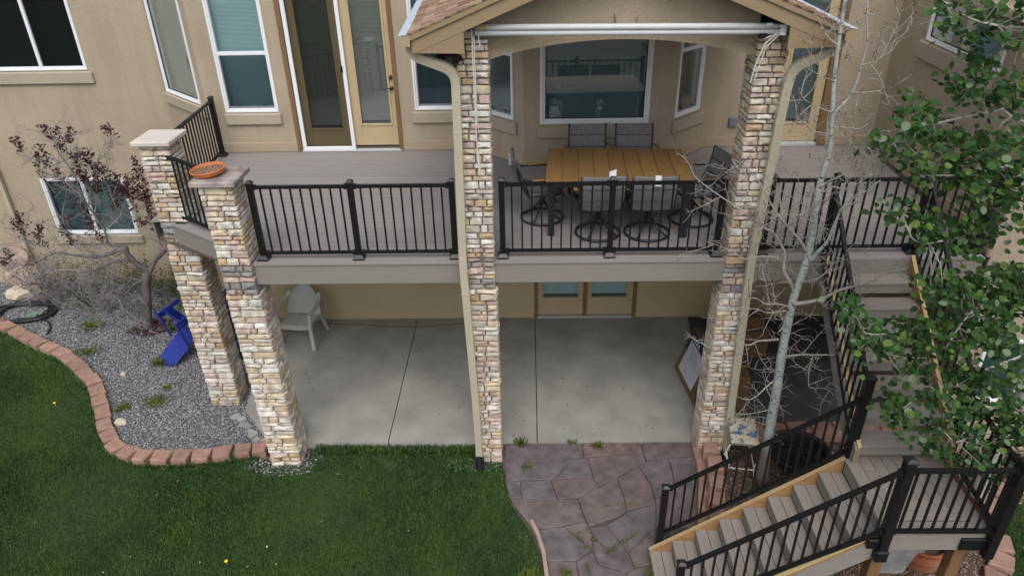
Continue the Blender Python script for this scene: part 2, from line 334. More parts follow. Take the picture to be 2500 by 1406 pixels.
EDGE=[(-10.387, 3.846), (-10.002, 3.621), (-9.629, 3.402), (-9.451, 3.303), (-9.102, 3.094), (-8.824, 2.931), (-8.552, 2.772), (-8.265, 2.616), (-7.969, 2.464), (-7.731, 2.279), (-7.472, 2.076), (-7.229, 1.857), (-7.012, 1.666), (-6.785, 1.386), (-6.604, 1.129), (-6.42, 0.862), (-6.244, 0.57), (-6.05, 0.335), (-5.867, 0.126), (-5.617, -0.001), (-5.369, -0.084), (-5.091, -0.102), (-4.819, -0.095), (-4.541, -0.088), (-4.27, -0.032), (-3.997, 0.025), (-3.774, 0.066)]
ASPEN=[([(2.964, -0.73, 0.046), (2.937, -0.719, 0.991), (2.934, -0.708, 1.481), (2.913, -0.696, 2.004), (2.912, -0.685, 2.496), (2.929, -0.674, 2.807), (2.98, -0.662, 3.156), (2.991, -0.651, 3.585), (2.968, -0.64, 3.903), (2.972, -0.629, 4.055), (2.988, -0.617, 4.204), (3.012, -0.606, 4.392), (2.975, -0.595, 4.741), (2.927, -0.584, 5.093), (2.901, -0.572, 5.466), (2.891, -0.561, 5.819), (2.882, -0.55, 6.123)], 0.072, 0.014), ([(2.971, -0.6, 4.767), (3.019, -0.611, 4.857), (3.085, -0.622, 4.95), (3.118, -0.633, 5.083), (3.122, -0.644, 5.215), (3.129, -0.656, 5.369), (3.12, -0.667, 5.473), (3.069, -0.678, 5.66), (3.033, -0.689, 5.834), (2.989, -0.7, 6.069)], 0.017, 0.007), ([(3.009, -0.68, 3.229), (3.077, -0.707, 3.364), (3.129, -0.735, 3.482), (3.143, -0.763, 3.653), (3.155, -0.79, 3.807), (3.155, -0.817, 3.877), (3.211, -0.845, 3.985), (3.319, -0.873, 4.082), (3.435, -0.9, 4.219)], 0.026, 0.006), ([(2.964, -0.65, 4.054), (3.06, -0.68, 4.14), (3.155, -0.71, 4.215), (3.214, -0.74, 4.352), (3.276, -0.77, 4.466), (3.365, -0.8, 4.536)], 0.014, 0.004), ([(2.967, -0.65, 3.997), (3.037, -0.62, 3.993), (3.113, -0.59, 4.038), (3.259, -0.56, 3.993), (3.387, -0.53, 4.034), (3.544, -0.5, 4.132)], 0.013, 0.004), ([(2.946, -0.7, 2.76), (2.884, -0.683, 2.916), (2.773, -0.667, 3.085), (2.758, -0.65, 3.176), (2.757, -0.633, 3.291), (2.708, -0.617, 3.381), (2.613, -0.6, 3.518), (2.477, -0.583, 3.597), (2.289, -0.567, 3.742), (2.145, -0.55, 3.834), (2.019, -0.533, 3.915), (1.839, -0.517, 4.038), (1.718, -0.5, 4.14)], 0.024, 0.004), ([(2.773, -0.62, 3.145), (2.699, -0.617, 3.224), (2.608, -0.614, 3.253), (2.478, -0.611, 3.253), (2.352, -0.609, 3.223), (2.209, -0.606, 3.307), (2.048, -0.603, 3.381), (1.913, -0.6, 3.429)], 0.013, 0.003), ([(2.959, -0.68, 3.337), (2.873, -0.688, 3.462), (2.776, -0.696, 3.566), (2.577, -0.703, 3.78), (2.483, -0.711, 3.911), (2.404, -0.719, 4.031), (2.318, -0.727, 4.153), (2.242, -0.734, 4.239), (2.142, -0.742, 4.332), (2.028, -0.75, 4.391)], 0.019, 0.003), ([(2.916, -0.72, 2.719), (3.038, -0.768, 2.767), (3.162, -0.815, 2.836), (3.236, -0.862, 2.923), (3.312, -0.91, 3.01), (3.491, -0.957, 3.099), (3.63, -1.005, 3.225), (3.708, -1.053, 3.297), (3.803, -1.1, 3.355)], 0.03, 0.006), ([(2.924, -0.7, 2.655), (2.75, -0.72, 2.721), (2.609, -0.74, 2.734), (2.479, -0.76, 2.82), (2.339, -0.78, 2.833), (2.213, -0.8, 2.912)], 0.013, 0.003), ([(2.863, -0.7, 2.624), (2.749, -0.71, 2.61), (2.634, -0.72, 2.611), (2.533, -0.73, 2.661), (2.371, -0.74, 2.684), (2.253, -0.75, 2.712)], 0.012, 0.003), ([(2.831, -0.72, 2.257), (2.724, -0.75, 2.267), (2.578, -0.78, 2.272), (2.483, -0.81, 2.243), (2.332, -0.84, 2.286), (2.189, -0.87, 2.286), (2.049, -0.9, 2.263)], 0.016, 0.003), ([(2.924, -0.72, 2.003), (2.979, -0.776, 2.071), (3.089, -0.832, 2.12), (3.244, -0.888, 2.158), (3.418, -0.944, 2.201), (3.444, -1.0, 2.294)], 0.02, 0.004), ([(3.192, -0.85, 2.098), (3.18, -0.87, 1.955), (3.187, -0.89, 1.826), (3.213, -0.91, 1.725), (3.36, -0.93, 1.722), (3.479, -0.95, 1.667)], 0.009, 0.003), ([(2.862, -0.73, 1.679), (2.784, -0.744, 1.601), (2.721, -0.758, 1.522), (2.662, -0.772, 1.473), (2.556, -0.786, 1.454), (2.423, -0.8, 1.526)], 0.013, 0.003), ([(2.891, -0.73, 1.253), (2.791, -0.748, 1.243), (2.69, -0.765, 1.233), (2.588, -0.782, 1.236), (2.458, -0.8, 1.263)], 0.009, 0.003), ([(2.796, -0.76, 2.372), (2.829, -0.773, 2.472), (2.837, -0.787, 2.614), (2.875, -0.8, 2.752)], 0.01, 0.004), ([(2.948, -0.72, 2.987), (3.029, -0.815, 3.078), (3.083, -0.91, 3.179), (3.132, -1.005, 3.381), (3.189, -1.1, 3.522)], 0.012, 0.003), ([(2.977, -0.7, 3.678), (2.844, -0.737, 3.765), (2.803, -0.775, 3.804), (2.56, -0.812, 3.832), (2.478, -0.85, 3.885)], 0.009, 0.003), ([(3.009, -0.62, 4.585), (2.89, -0.665, 4.621), (2.768, -0.71, 4.657), (2.646, -0.755, 4.752), (2.533, -0.8, 4.826)], 0.008, 0.003), ([(2.971, -0.62, 4.808), (2.84, -0.678, 4.854), (2.71, -0.735, 4.922), (2.581, -0.793, 4.997), (2.504, -0.85, 5.107)], 0.008, 0.003), ([(2.928, -0.6, 5.097), (2.804, -0.667, 5.153), (2.674, -0.733, 5.215), (2.557, -0.8, 5.279)], 0.007, 0.003), ([(2.992, -0.62, 4.667), (3.155, -0.58, 4.645), (3.296, -0.54, 4.618), (3.382, -0.5, 4.667)], 0.008, 0.003), ([(3.121, -0.66, 5.259), (3.213, -0.695, 5.302), (3.277, -0.73, 5.363), (3.335, -0.765, 5.441), (3.289, -0.8, 5.641)], 0.008, 0.003), ([(3.086, -0.64, 5.005), (3.216, -0.627, 4.999), (3.354, -0.613, 5.01), (3.407, -0.6, 5.052)], 0.007, 0.003), ([(2.882, -0.6, 5.435), (2.791, -0.567, 5.503), (2.726, -0.533, 5.606), (2.688, -0.5, 5.673)], 0.007, 0.003)]
PLUM=[([(-6.866, 3.25, -0.065), (-6.775, 3.24, 0.218), (-6.69, 3.23, 0.548), (-6.624, 3.22, 0.807), (-6.563, 3.21, 0.978), (-6.515, 3.2, 1.106)], 0.085, 0.075), ([(-6.535, 3.2, 1.065), (-6.528, 3.18, 1.157), (-6.635, 3.16, 1.29), (-6.703, 3.14, 1.46), (-6.804, 3.12, 1.57), (-7.009, 3.1, 1.504), (-7.262, 3.08, 1.457), (-7.591, 3.06, 1.51), (-7.882, 3.04, 1.562), (-8.271, 3.02, 1.379), (-8.584, 3.0, 1.273)], 0.06, 0.008), ([(-6.733, 3.2, 1.331), (-6.868, 3.075, 1.396), (-7.045, 2.95, 1.364), (-7.124, 2.825, 1.352), (-7.258, 2.7, 1.381)], 0.028, 0.006), ([(-6.578, 3.2, 0.942), (-6.827, 3.325, 0.886), (-7.351, 3.45, 0.896), (-7.705, 3.575, 0.874), (-8.118, 3.7, 0.746)], 0.028, 0.006), ([(-6.593, 3.2, 0.953), (-6.747, 3.1, 0.917), (-6.881, 3.0, 0.789), (-6.959, 2.9, 0.785), (-7.066, 2.8, 0.68), (-7.251, 2.7, 0.492)], 0.024, 0.005), ([(-6.959, 2.9, 0.785), (-6.886, 2.8, 0.678), (-6.801, 2.7, 0.551), (-6.663, 2.6, 0.487)], 0.012, 0.004), ([(-6.52, 3.2, 1.086), (-6.455, 3.233, 1.149), (-6.359, 3.267, 1.292), (-6.169, 3.3, 1.454), (-6.121, 3.333, 1.556), (-6.145, 3.367, 1.796), (-6.149, 3.4, 1.974)], 0.055, 0.012), ([(-6.753, 3.2, 1.45), (-6.749, 3.2, 1.589), (-6.921, 3.2, 1.61), (-7.029, 3.2, 1.67), (-7.018, 3.2, 1.882), (-7.106, 3.2, 2.168), (-7.187, 3.2, 2.464), (-7.22, 3.2, 2.895), (-7.34, 3.2, 3.243), (-7.359, 3.2, 3.58)], 0.03, 0.006), ([(-7.009, 3.1, 1.504), (-7.231, 3.14, 1.662), (-7.457, 3.18, 1.8), (-7.673, 3.22, 1.861), (-7.703, 3.26, 2.053), (-7.815, 3.3, 2.207)], 0.018, 0.005), ([(-7.329, 2.8, 1.328), (-7.56, 2.75, 1.397), (-7.814, 2.7, 1.387), (-8.076, 2.65, 1.299), (-8.367, 2.6, 1.133)], 0.012, 0.004), ([(-6.169, 3.3, 1.454), (-6.25, 3.35, 1.707), (-6.291, 3.4, 1.975), (-6.331, 3.45, 2.239), (-6.346, 3.5, 2.591)], 0.016, 0.004), ([(-7.018, 3.2, 1.882), (-6.692, 3.233, 2.148), (-6.546, 3.267, 2.411), (-6.453, 3.3, 2.67)], 0.014, 0.004), ([(-7.106, 3.2, 2.168), (-7.035, 3.275, 2.413), (-7.069, 3.35, 2.658), (-6.921, 3.425, 2.986), (-6.725, 3.5, 3.308)], 0.012, 0.004), ([(-7.187, 3.2, 2.464), (-7.402, 3.233, 2.707), (-7.608, 3.267, 2.963), (-7.824, 3.3, 3.181)], 0.012, 0.004), ([(-7.927, 3.1, 1.533), (-8.157, 3.175, 1.615), (-8.42, 3.25, 1.66), (-8.616, 3.325, 1.744), (-8.517, 3.4, 2.096)], 0.012, 0.004)]
PLUMCL=[(-7.505, 3.3, 3.551), (-7.348, 3.3, 3.459), (-7.182, 3.3, 3.457), (-7.275, 3.3, 3.208), (-7.111, 3.3, 3.16), (-6.961, 3.3, 3.135), (-6.96, 3.3, 3.066), (-7.193, 3.3, 2.905), (-7.635, 3.3, 3.074), (-7.738, 3.3, 3.168), (-6.839, 3.3, 2.948), (-6.503, 3.3, 3.538), (-6.658, 3.3, 2.636), (-6.512, 3.3, 2.586), (-6.239, 3.3, 2.987), (-6.23, 3.3, 2.775), (-6.448, 3.3, 2.488), (-6.92, 3.3, 2.831), (-7.117, 3.3, 2.785), (-7.534, 3.3, 2.838), (-7.805, 3.3, 2.912), (-8.017, 3.3, 3.332), (-6.211, 3.3, 2.51), (-6.592, 3.3, 2.707), (-8.353, 3.2, 2.108), (-8.454, 3.2, 1.957), (-8.129, 3.2, 1.877), (-8.126, 3.2, 1.748), (-6.943, 3.2, 2.585), (-6.697, 3.2, 2.412), (-6.479, 3.2, 2.531), (-6.238, 3.2, 2.576), (-6.397, 3.2, 2.335), (-6.17, 3.2, 2.406), (-7.242, 3.2, 1.995), (-7.648, 3.2, 1.974), (-7.653, 3.2, 1.743), (-8.811, 3.2, 1.44), (-8.923, 3.2, 1.335), (-6.387, 3.2, 2.036), (-6.145, 3.2, 2.159), (-7.133, 3.2, 1.815), (-7.264, 3.2, 2.296), (-6.175, 3.2, 1.958), (-6.906, 3.2, 2.704), (-6.565, 3.2, 2.628), (-6.71, 3.2, 2.678), (-6.392, 3.2, 2.674), (-6.288, 3.2, 2.72)]
GREEN=[(3.038, -2.131, 5.862), (3.163, -2.285, 5.831), (2.868, -2.567, 6.036), (2.781, -2.432, 6.031), (3.405, -2.189, 5.947), (3.167, -2.336, 5.907), (3.197, -2.644, 5.842), (3.298, -2.147, 5.636), (3.139, -2.153, 5.465), (3.014, -2.599, 5.573), (3.336, -2.324, 5.474), (3.063, -2.421, 5.444), (3.399, -2.178, 5.347), (3.321, -2.463, 5.536), (3.392, -2.51, 5.406), (2.778, -2.358, 5.344), (3.05, -2.07, 5.168), (2.716, -2.593, 5.266), (2.581, -2.581, 5.147), (2.687, -2.277, 5.015), (2.942, -2.119, 4.893), (3.036, -2.343, 5.063), (3.148, -2.39, 5.108), (3.448, -2.135, 4.958), (3.541, -2.184, 5.069), (2.825, -2.61, 5.034), (3.306, -2.121, 4.823), (3.229, -2.532, 4.971), (3.428, -2.469, 5.008), (3.74, -2.148, 4.991), (2.952, -2.397, 4.83), (3.25, -2.171, 4.707), (3.196, -2.55, 4.853), (3.641, -2.125, 4.753), (3.533, -2.544, 4.909), (2.722, -2.56, 4.605), (2.993, -2.353, 4.512), (3.111, -2.447, 4.483), (3.377, -2.325, 4.425), (3.662, -2.108, 4.397), (3.721, -2.224, 4.62), (3.539, -2.647, 4.792), (3.076, -2.463, 4.352), (3.332, -2.323, 4.247), (3.448, -2.358, 4.227), (3.672, -2.221, 4.267), (3.691, -2.359, 4.367), (3.228, -2.605, 3.995), (3.219, -2.503, 3.863), (3.683, -2.141, 3.568), (3.514, -2.436, 3.86), (3.885, -2.19, 3.388), (3.728, -2.059, 3.306), (3.893, -2.274, 3.88), (4.075, -2.244, 3.784), (3.913, -2.284, 3.69), (4.014, -2.462, 3.678), (2.845, -2.102, 3.468), (2.628, -2.37, 3.673), (2.953, -2.103, 3.297), (2.846, -2.467, 3.572), (3.175, -2.129, 3.226), (3.268, -2.178, 3.343), (3.33, -2.282, 3.325), (3.38, -2.385, 3.475), (2.744, -2.566, 3.395), (3.182, -2.187, 3.089), (3.118, -2.433, 3.343), (3.489, -2.253, 3.176), (3.445, -2.57, 3.393), (3.566, -2.6, 3.493), (3.725, -2.564, 3.467), (4.219, -2.165, 3.154), (4.053, -2.543, 3.411), (3.509, -2.109, 2.942), (3.488, -2.427, 2.994), (3.739, -2.304, 2.947), (3.829, -2.44, 3.002), (4.161, -2.278, 2.788), (4.066, -2.594, 3.072), (3.242, -2.408, 3.026), (3.44, -2.088, 2.504), (3.255, -2.542, 2.728), (3.33, -2.257, 2.495), (3.359, -2.454, 2.467), (3.435, -2.47, 2.849), (3.516, -2.636, 2.891), (3.712, -2.638, 2.803), (4.361, -2.08, 2.245), (4.448, -2.152, 2.452), (4.601, -2.169, 2.416), (3.808, -2.166, 2.269), (4.095, -2.078, 2.092), (3.942, -2.555, 2.409), (4.358, -2.299, 2.232), (4.516, -2.353, 2.228), (3.879, -2.306, 2.038), (4.273, -2.087, 1.73), (4.377, -2.194, 1.986), (4.731, -2.069, 1.711), (4.185, -2.58, 2.039), (3.809, -2.259, 2.098), (4.751, -2.245, 1.822), (3.757, -2.203, 3.797), (3.825, -2.279, 3.738), (3.875, -2.151, 3.144), (4.426, -2.468, 2.473), (4.225, -2.093, 3.489), (3.885, -2.406, 3.572), (3.66, -2.291, 3.841), (4.373, -2.112, 1.839), (4.586, -2.228, 2.252), (3.937, -2.464, 3.77), (3.897, -2.512, 2.908), (4.366, -2.454, 2.331), (4.063, -2.274, 3.866), (4.483, -2.052, 2.441), (4.028, -2.111, 3.592), (3.734, -2.41, 3.939), (4.541, -2.41, 2.265), (4.095, -2.16, 3.366), (4.24, -2.48, 3.002), (4.499, -2.403, 2.302), (3.773, -2.642, 3.452), (3.915, -2.54, 3.346), (3.745, -2.326, 3.465), (4.028, -2.234, 3.928), (3.913, -2.281, 2.732), (3.881, -2.431, 3.05), (4.139, -2.079, 3.223), (4.199, -2.276, 3.652), (3.658, -2.556, 3.809), (3.782, -2.609, 3.7), (3.761, -2.066, 4.471), (3.697, -2.057, 4.64), (3.801, -2.098, 5.051), (3.345, -2.288, 5.012), (3.624, -2.463, 4.75), (3.242, -2.595, 5.035), (3.315, -2.495, 4.896), (3.304, -2.517, 4.706), (4.053, -2.093, 4.284), (5.666, -2.114, 2.117), (3.767, -2.183, 5.43), (5.001, -2.561, 3.499), (4.914, -2.507, 2.555), (4.878, -2.47, 3.221), (3.926, -2.081, 5.758), (3.624, -2.552, 6.021), (5.254, -2.176, 2.159), (3.622, -2.242, 6.379), (3.546, -2.322, 5.88), (4.558, -2.074, 5.107), (3.517, -2.493, 6.136), (4.587, -2.335, 4.947), (3.377, -2.555, 6.258), (3.367, -2.592, 5.93), (3.737, -2.631, 5.99), (3.851, -2.46, 4.735), (4.812, -2.577, 2.295), (3.849, -2.613, 4.642), (4.642, -2.054, 4.911), (4.553, -2.477, 4.786), (4.16, -2.116, 4.932), (3.925, -2.229, 4.93), (4.929, -2.211, 2.632), (4.661, -2.257, 4.612), (3.808, -2.078, 5.532), (3.878, -2.123, 5.708), (4.865, -2.218, 2.752), (3.487, -2.314, 6.259), (4.88, -2.234, 4.308), (4.666, -2.216, 4.989), (4.944, -2.319, 3.942), (4.998, -2.348, 3.516), (3.603, -2.557, 6.155), (4.923, -2.143, 2.671), (5.481, -2.359, 2.54), (4.217, -2.609, 4.093), (4.621, -2.549, 4.122), (4.817, -2.125, 4.427), (4.629, -2.496, 3.894), (4.826, -2.415, 2.599), (4.138, -2.241, 6.169), (5.888, -2.133, 2.119), (3.741, -2.453, 6.287), (4.027, -2.418, 6.023), (4.952, -2.396, 3.922), (3.341, -2.633, 5.942), (4.739, -2.124, 4.242), (5.053, -2.639, 2.755), (3.65, -2.074, 6.387), (3.792, -2.558, 6.386), (3.888, -2.556, 6.08), (5.299, -2.141, 3.179), (4.883, -2.156, 4.339), (4.035, -2.511, 5.8), (4.22, -2.318, 5.304), (5.131, -2.364, 3.377), (4.446, -2.219, 4.479), (3.242, -2.539, 6.333), (4.54, -2.155, 4.614)]
# ------------------------------------------------------------------ ground and setting
GZ = -.13
H = 2.962
ground = MB().box(-60, 60, -60, 60, -.6, GZ-.03).build('ground', SOIL, kind='structure')
EDGEP = EDGE
PATIO_L = [(-3.86, .40), (-4.24, .86), (-4.62, 3.41)]
GRAVELP = [(-14, 5.05)]+[(-14, 3.6)]+EDGEP[2:]+[(-3.5, .2)]+PATIO_L+[(-5.0, 3.41), (-5.17, 3.93), (-6.36, 5.05)]
gb = MB().prism(GRAVELP, GZ-.1, -.085).build('gravel_bed', mk('gravel_base', (.07, .07, .075), (.14, .135, .13), 60, .95, .01, 90), kind='structure')
LAWNP = [(-40, -40), (-40, 3.6)]+[(x, y-.02) for x, y in EDGEP[1:]]+[(-3.7, -.2), (-3.05, -.15), (-3.0, .14), (-.80, .14), (-.72, -.2), (-.36, -.16), (-.33, -.30), (-.2, -.95), (.03, -1.32), (.18, -2.0), (.15, -6), (-2, -40)]
LAWNM = mk('lawn_soil', (.028, .055, .016), (.05, .085, .024), 9, .95, .02, 60, big=.25)
lawn = MB().prism(LAWNP, GZ-.1, -.12).build('lawn', LAWNM, kind='structure')
MULCHP = [(2.5, .3), (5.35, .1), (5.35, -.05), (9, -.05), (9, -9), (1.4, -9), (1.3, -2.6), (2.2, -1.5), (2.35, -.9), (2.48, -.2)]
mulch = MB().prism(MULCHP, GZ-.1, lambda x, y: -.02).build('mulch_bed', mk('mulch_base', (.07, .045, .033), (.15, .10, .075), 50, .95, .012, 90), kind='structure')
LAWN2 = [(5.55, -1.25), (6.0, -1.05), (6.6, -.8), (9, -.6), (9, -9), (4.9, -9), (5.0, -2.6), (5.25, -1.9), (5.48, -1.6)]
lawn2 = MB().prism(LAWN2, GZ-.1, -.012).build('side_lawn', LAWNM, kind='structure')

patio = thing('patio', None, None, (0, 0, 0), kind='structure')
def slab(poly): MB().prism(poly, -.14, 0).build('slab', CONC, patio)
slab([(-4.62, 3.41), (-4.24, .86), (-3.86, .40), (-3.6, .145), (-1.977, .145), (-1.987, 3.41)])
slab([(-1.963, .145), (.113, .145), (.123, 3.41), (-1.973, 3.41)])
slab([(.127, .145), (2.52, .145), (2.79, 2.65), (2.86, 3.41), (.137, 3.41)])
MB().prism([(2.53, .5), (5.3, .5), (5.3, 3.41), (2.874, 3.41), (2.804, 2.65)], -.14, -.004).build('slab', mk('dark_concrete', (.055, .055, .055), (.085, .084, .082), 3, .85, .0015, 90, big=.15, detail=8), patio)  # right-hand slab in a darker concrete than the others
for x0, x1 in ((-2.012, -1.938), (.088, .162)):                        # smooth tooled margins beside the control joints
    pass
MB().box(-3.5, 2.5, .2, 3.4, -.2, -.03).build('joint_bed', mk('joint_dirt', (.03, .028, .025), None, 5, .95), patio)

fp = thing('flagstone_path', None, None, (0, 0, 0), kind='structure')
fbed = MB().prism([(-.36, .14), (2.45, .14), (2.52, -.9), (2.2, -1.9), (1.9, -3.6), (.12, -3.6), (.16, -2.0), (0, -1.35), (-.2, -1.0), (-.36, -.25)], -.22, lambda x, y: -.052+.045*min(0, y)).build('joint_soil', mk('joint_soil', (.05, .042, .036), (.10, .088, .075), 14, .95, .006, 60), fp)
def shrink(poly, d):
    cx = sum(p[0] for p in poly)/len(poly); cy = sum(p[1] for p in poly)/len(poly); o = []
    for x, y in poly:
        l = math.hypot(x-cx, y-cy); k = max(.5, (l-d)/l); o.append((cx+(x-cx)*k, cy+(y-cy)*k))
    return o
def roughen(poly, amp, step):
    o = []; n = len(poly)
    for i in range(n):
        (x0, y0), (x1, y1) = poly[i], poly[(i+1) % n]; l = math.hypot(x1-x0, y1-y0); k = max(1, int(l/step))
        for j in range(k):
            t = j/k; a = 0 if j == 0 else random.uniform(-amp, amp)
            o.append((x0+(x1-x0)*t-(y1-y0)/l*a, y0+(y1-y0)*t+(x1-x0)/l*a))
    return o
for P in FLAGS:
    P = roughen(shrink(P, .005), .005, .10); dz = random.uniform(-.005, .006)
    top = lambda x, y, dz=dz: -.034+dz+.045*min(0, y)
    n = len(P); mb = MB(); inner = shrink(P, .012)
    A = sum(P[i][0]*P[(i+1) % n][1]-P[(i+1) % n][0]*P[i][1] for i in range(n))
    if A < 0: P = P[::-1]; inner = inner[::-1]
    vs = [(x, y, top(x, y)-.05) for x, y in P]+[(x, y, top(x, y)-.008) for x, y in P]+[(x, y, top(x, y)) for x, y in inner]
    fs = [(i+k*n, (i+1) % n+k*n, (i+1) % n+k*n+n, i+k*n+n) for i in range(n) for k in (0, 1)]+[tuple(range(2*n, 3*n))]
    mb.add(vs, fs).build('flagstone', FLAG, fp)

# garden edging: one tapered block after another
def paver(mb, c, t, w, d, z0, z1, taper=.7):
    t = Vector((t[0], t[1], 0)).normalized(); nn = Vector((-t.y, t.x, 0)); c = Vector((c[0], c[1], 0)); j = lambda: random.uniform(-.008, .008)
    fr = [(-w/2, -d/2), (w/2, -d/2), (w/2*taper, d/2), (-w/2*taper, d/2)]
    tilt = random.uniform(-.012, .012)
    mb_poly = [c+t*(u+j())+nn*(v+j()) for u, v in fr]
    P = [(p.x, p.y) for p in mb_poly]; I = shrink(P, .016)
    tp = lambda x, y: z1+tilt*((x-c.x)*t.x+(y-c.y)*t.y)/w*2
    n = 4; A = sum(P[i][0]*P[(i+1) % n][1]-P[(i+1) % n][0]*P[i][1] for i in range(n))
    if A < 0: P = P[::-1]; I = I[::-1]
    vs = [(x, y, z0) for x, y in P]+[(x, y, tp(x, y)-.014) for x, y in P]+[(x, y, tp(x, y)) for x, y in I]
    return mb.add(vs, [(i+k*n, (i+1) % n+k*n, (i+1) % n+k*n+n, i+k*n+n) for i in range(n) for k in (0, 1)]+[tuple(range(2*n, 3*n))])
edging = thing('garden_edging', 'curved row of red concrete edging blocks between lawn and gravel', 'edging')
for i, p in enumerate(EDGE):
    a, b = EDGE[max(0, i-1)], EDGE[min(len(EDGE)-1, i+1)]; t = (b[0]-a[0], b[1]-a[1])
    k = math.hypot(*t)/(2 if 0 < i < len(EDGE)-1 else 1)
    paver(MB(), p, (-t[0], -t[1]), k*.97, .215, -.16, random.uniform(-.012, .008), .8).build('edging_block', PAVER, edging)
retain = thing('retaining_blocks', 'short stacked wall of red blocks beside the stone column and flagstone path', 'retaining wall')
wallpts = [(2.43, -.19), (2.42, -.5), (2.37, -.83), (2.30, -1.12), (2.24, -1.40), (2.17, -1.68)]
for i, p in enumerate(wallpts):
    a, b = wallpts[max(0, i-1)], wallpts[min(len(wallpts)-1, i+1)]; t = (b[0]-a[0], b[1]-a[1])
    b1 = paver(MB(), p, (-t[0], -t[1]), .262, .20, .055, .215, .74).build('block', PAVER, retain)
    b2 = paver(MB(), (p[0]-.07, p[1]+.12), (-t[0], -t[1]), .31, .24, -.2, .05, .95).build('block', PAVER, retain)
retain2 = thing('retaining_blocks', 'red block row under the stairs behind the round fire pit', 'retaining wall')
for x in (3.15, 3.47, 3.79, 4.11, 4.43, 4.75, 5.07):
    paver(MB(), (x, .32+random.uniform(-.02, .02)), (1, 0), .31, .22, -.1, .10, .95).build('block', PAVER, retain2)
    paver(MB(), (x+.12, .24), (1, 0), .30, .22, -.1, .0, .8).build('block', PAVER, retain2)
edge2 = thing('garden_edging', 'row of red blocks bordering the mulch beside the landing at the lower right', 'edging')
ring = [(4.75, -.35), (4.98, -.55), (5.18, -.8), (5.33, -1.08)]
ring2 = [(6.55, -.62), (6.25, -.72), (5.95, -.88), (5.68, -1.1), (5.52, -1.36), (5.46, -1.66), (5.32, -1.92), (5.12, -2.16), (5.0, -2.45), (4.95, -2.8)]
for pts in (ring, ring2):
    for i, p in enumerate(pts):
        a, b = pts[max(0, i-1)], pts[min(len(pts)-1, i+1)]; t = (b[0]-a[0], b[1]-a[1])
        paver(MB(), p, t, .30, .23, -.15, .07+random.uniform(-.01, .01), .8).build('block', PAVER, edge2)
strip = thing('lawn_edging', 'thin weathered edging strip between thin lawn and flagstones', 'edging')
MB().rtube([(.02, -1.22, -.1), (.10, -1.42, -.11), (.165, -1.7, -.11), (.20, -2.1, -.12), (.23, -2.6, -.12), (.24, -3.2, -.12)], .045, .10, (1, 0, 0)).build('strip', mk('strip', (.30, .21, .18), (.36, .27, .23), 9, .9), strip)

# ------------------------------------------------------------------ house
house = thing('house', 'tan stucco two-storey house with bay window and walkout basement', 'house')
ZT = 6.7
def wall_panel(O, U, N, u0, u1, z0, z1, holes=(), depth=.09, mat=STUCCO, name='wall'):
    """stucco face with real openings and reveals; O on the face, N outwards"""
    O = Vector(O); U = Vector(U); N = Vector(N); mb = MB(); P = lambda u, d, z: O+U*u+N*d+Vector((0, 0, z))
    us = sorted({u0, u1, *[h[0] for h in holes], *[h[1] for h in holes]}); zs = sorted({z0, z1, *[h[2] for h in holes], *[h[3] for h in holes]})
    us = [u for u in us if u0 <= u <= u1]; zs = [z for z in zs if z0 <= z <= z1]
    flip = U.cross(Vector((0, 0, 1))).dot(N) < 0
    def quad(a, b, c, d): mb.add([a, b, c, d], [(3, 2, 1, 0) if flip else (0, 1, 2, 3)])
    for i in range(len(us)-1):
        for j in range(len(zs)-1):
            uc, zc = (us[i]+us[i+1])/2, (zs[j]+zs[j+1])/2
            if any(h[0] < uc < h[1] and h[2] < zc < h[3] for h in holes): continue
            quad(P(us[i], 0, zs[j]), P(us[i+1], 0, zs[j]), P(us[i+1], 0, zs[j+1]), P(us[i], 0, zs[j+1]))
    for a, b, c, d in holes:
        d = min(d, z1); D = -depth
        mb.add([P(a, 0, c), P(a, 0, d), P(a, D, d), P(a, D, c)], [(0, 1, 2, 3)])
        mb.add([P(b, 0, c), P(b, D, c), P(b, D, d), P(b, 0, d)], [(0, 1, 2, 3)])
        mb.add([P(a, 0, c), P(a, D, c), P(b, D, c), P(b, 0, c)], [(0, 1, 2, 3)])
        mb.add([P(a, 0, d), P(b, 0, d), P(b, D, d), P(a, D, d)], [(0, 1, 2, 3)])
    # inner backing keeps the rooms dark
    return mb.build(name, mat, house)
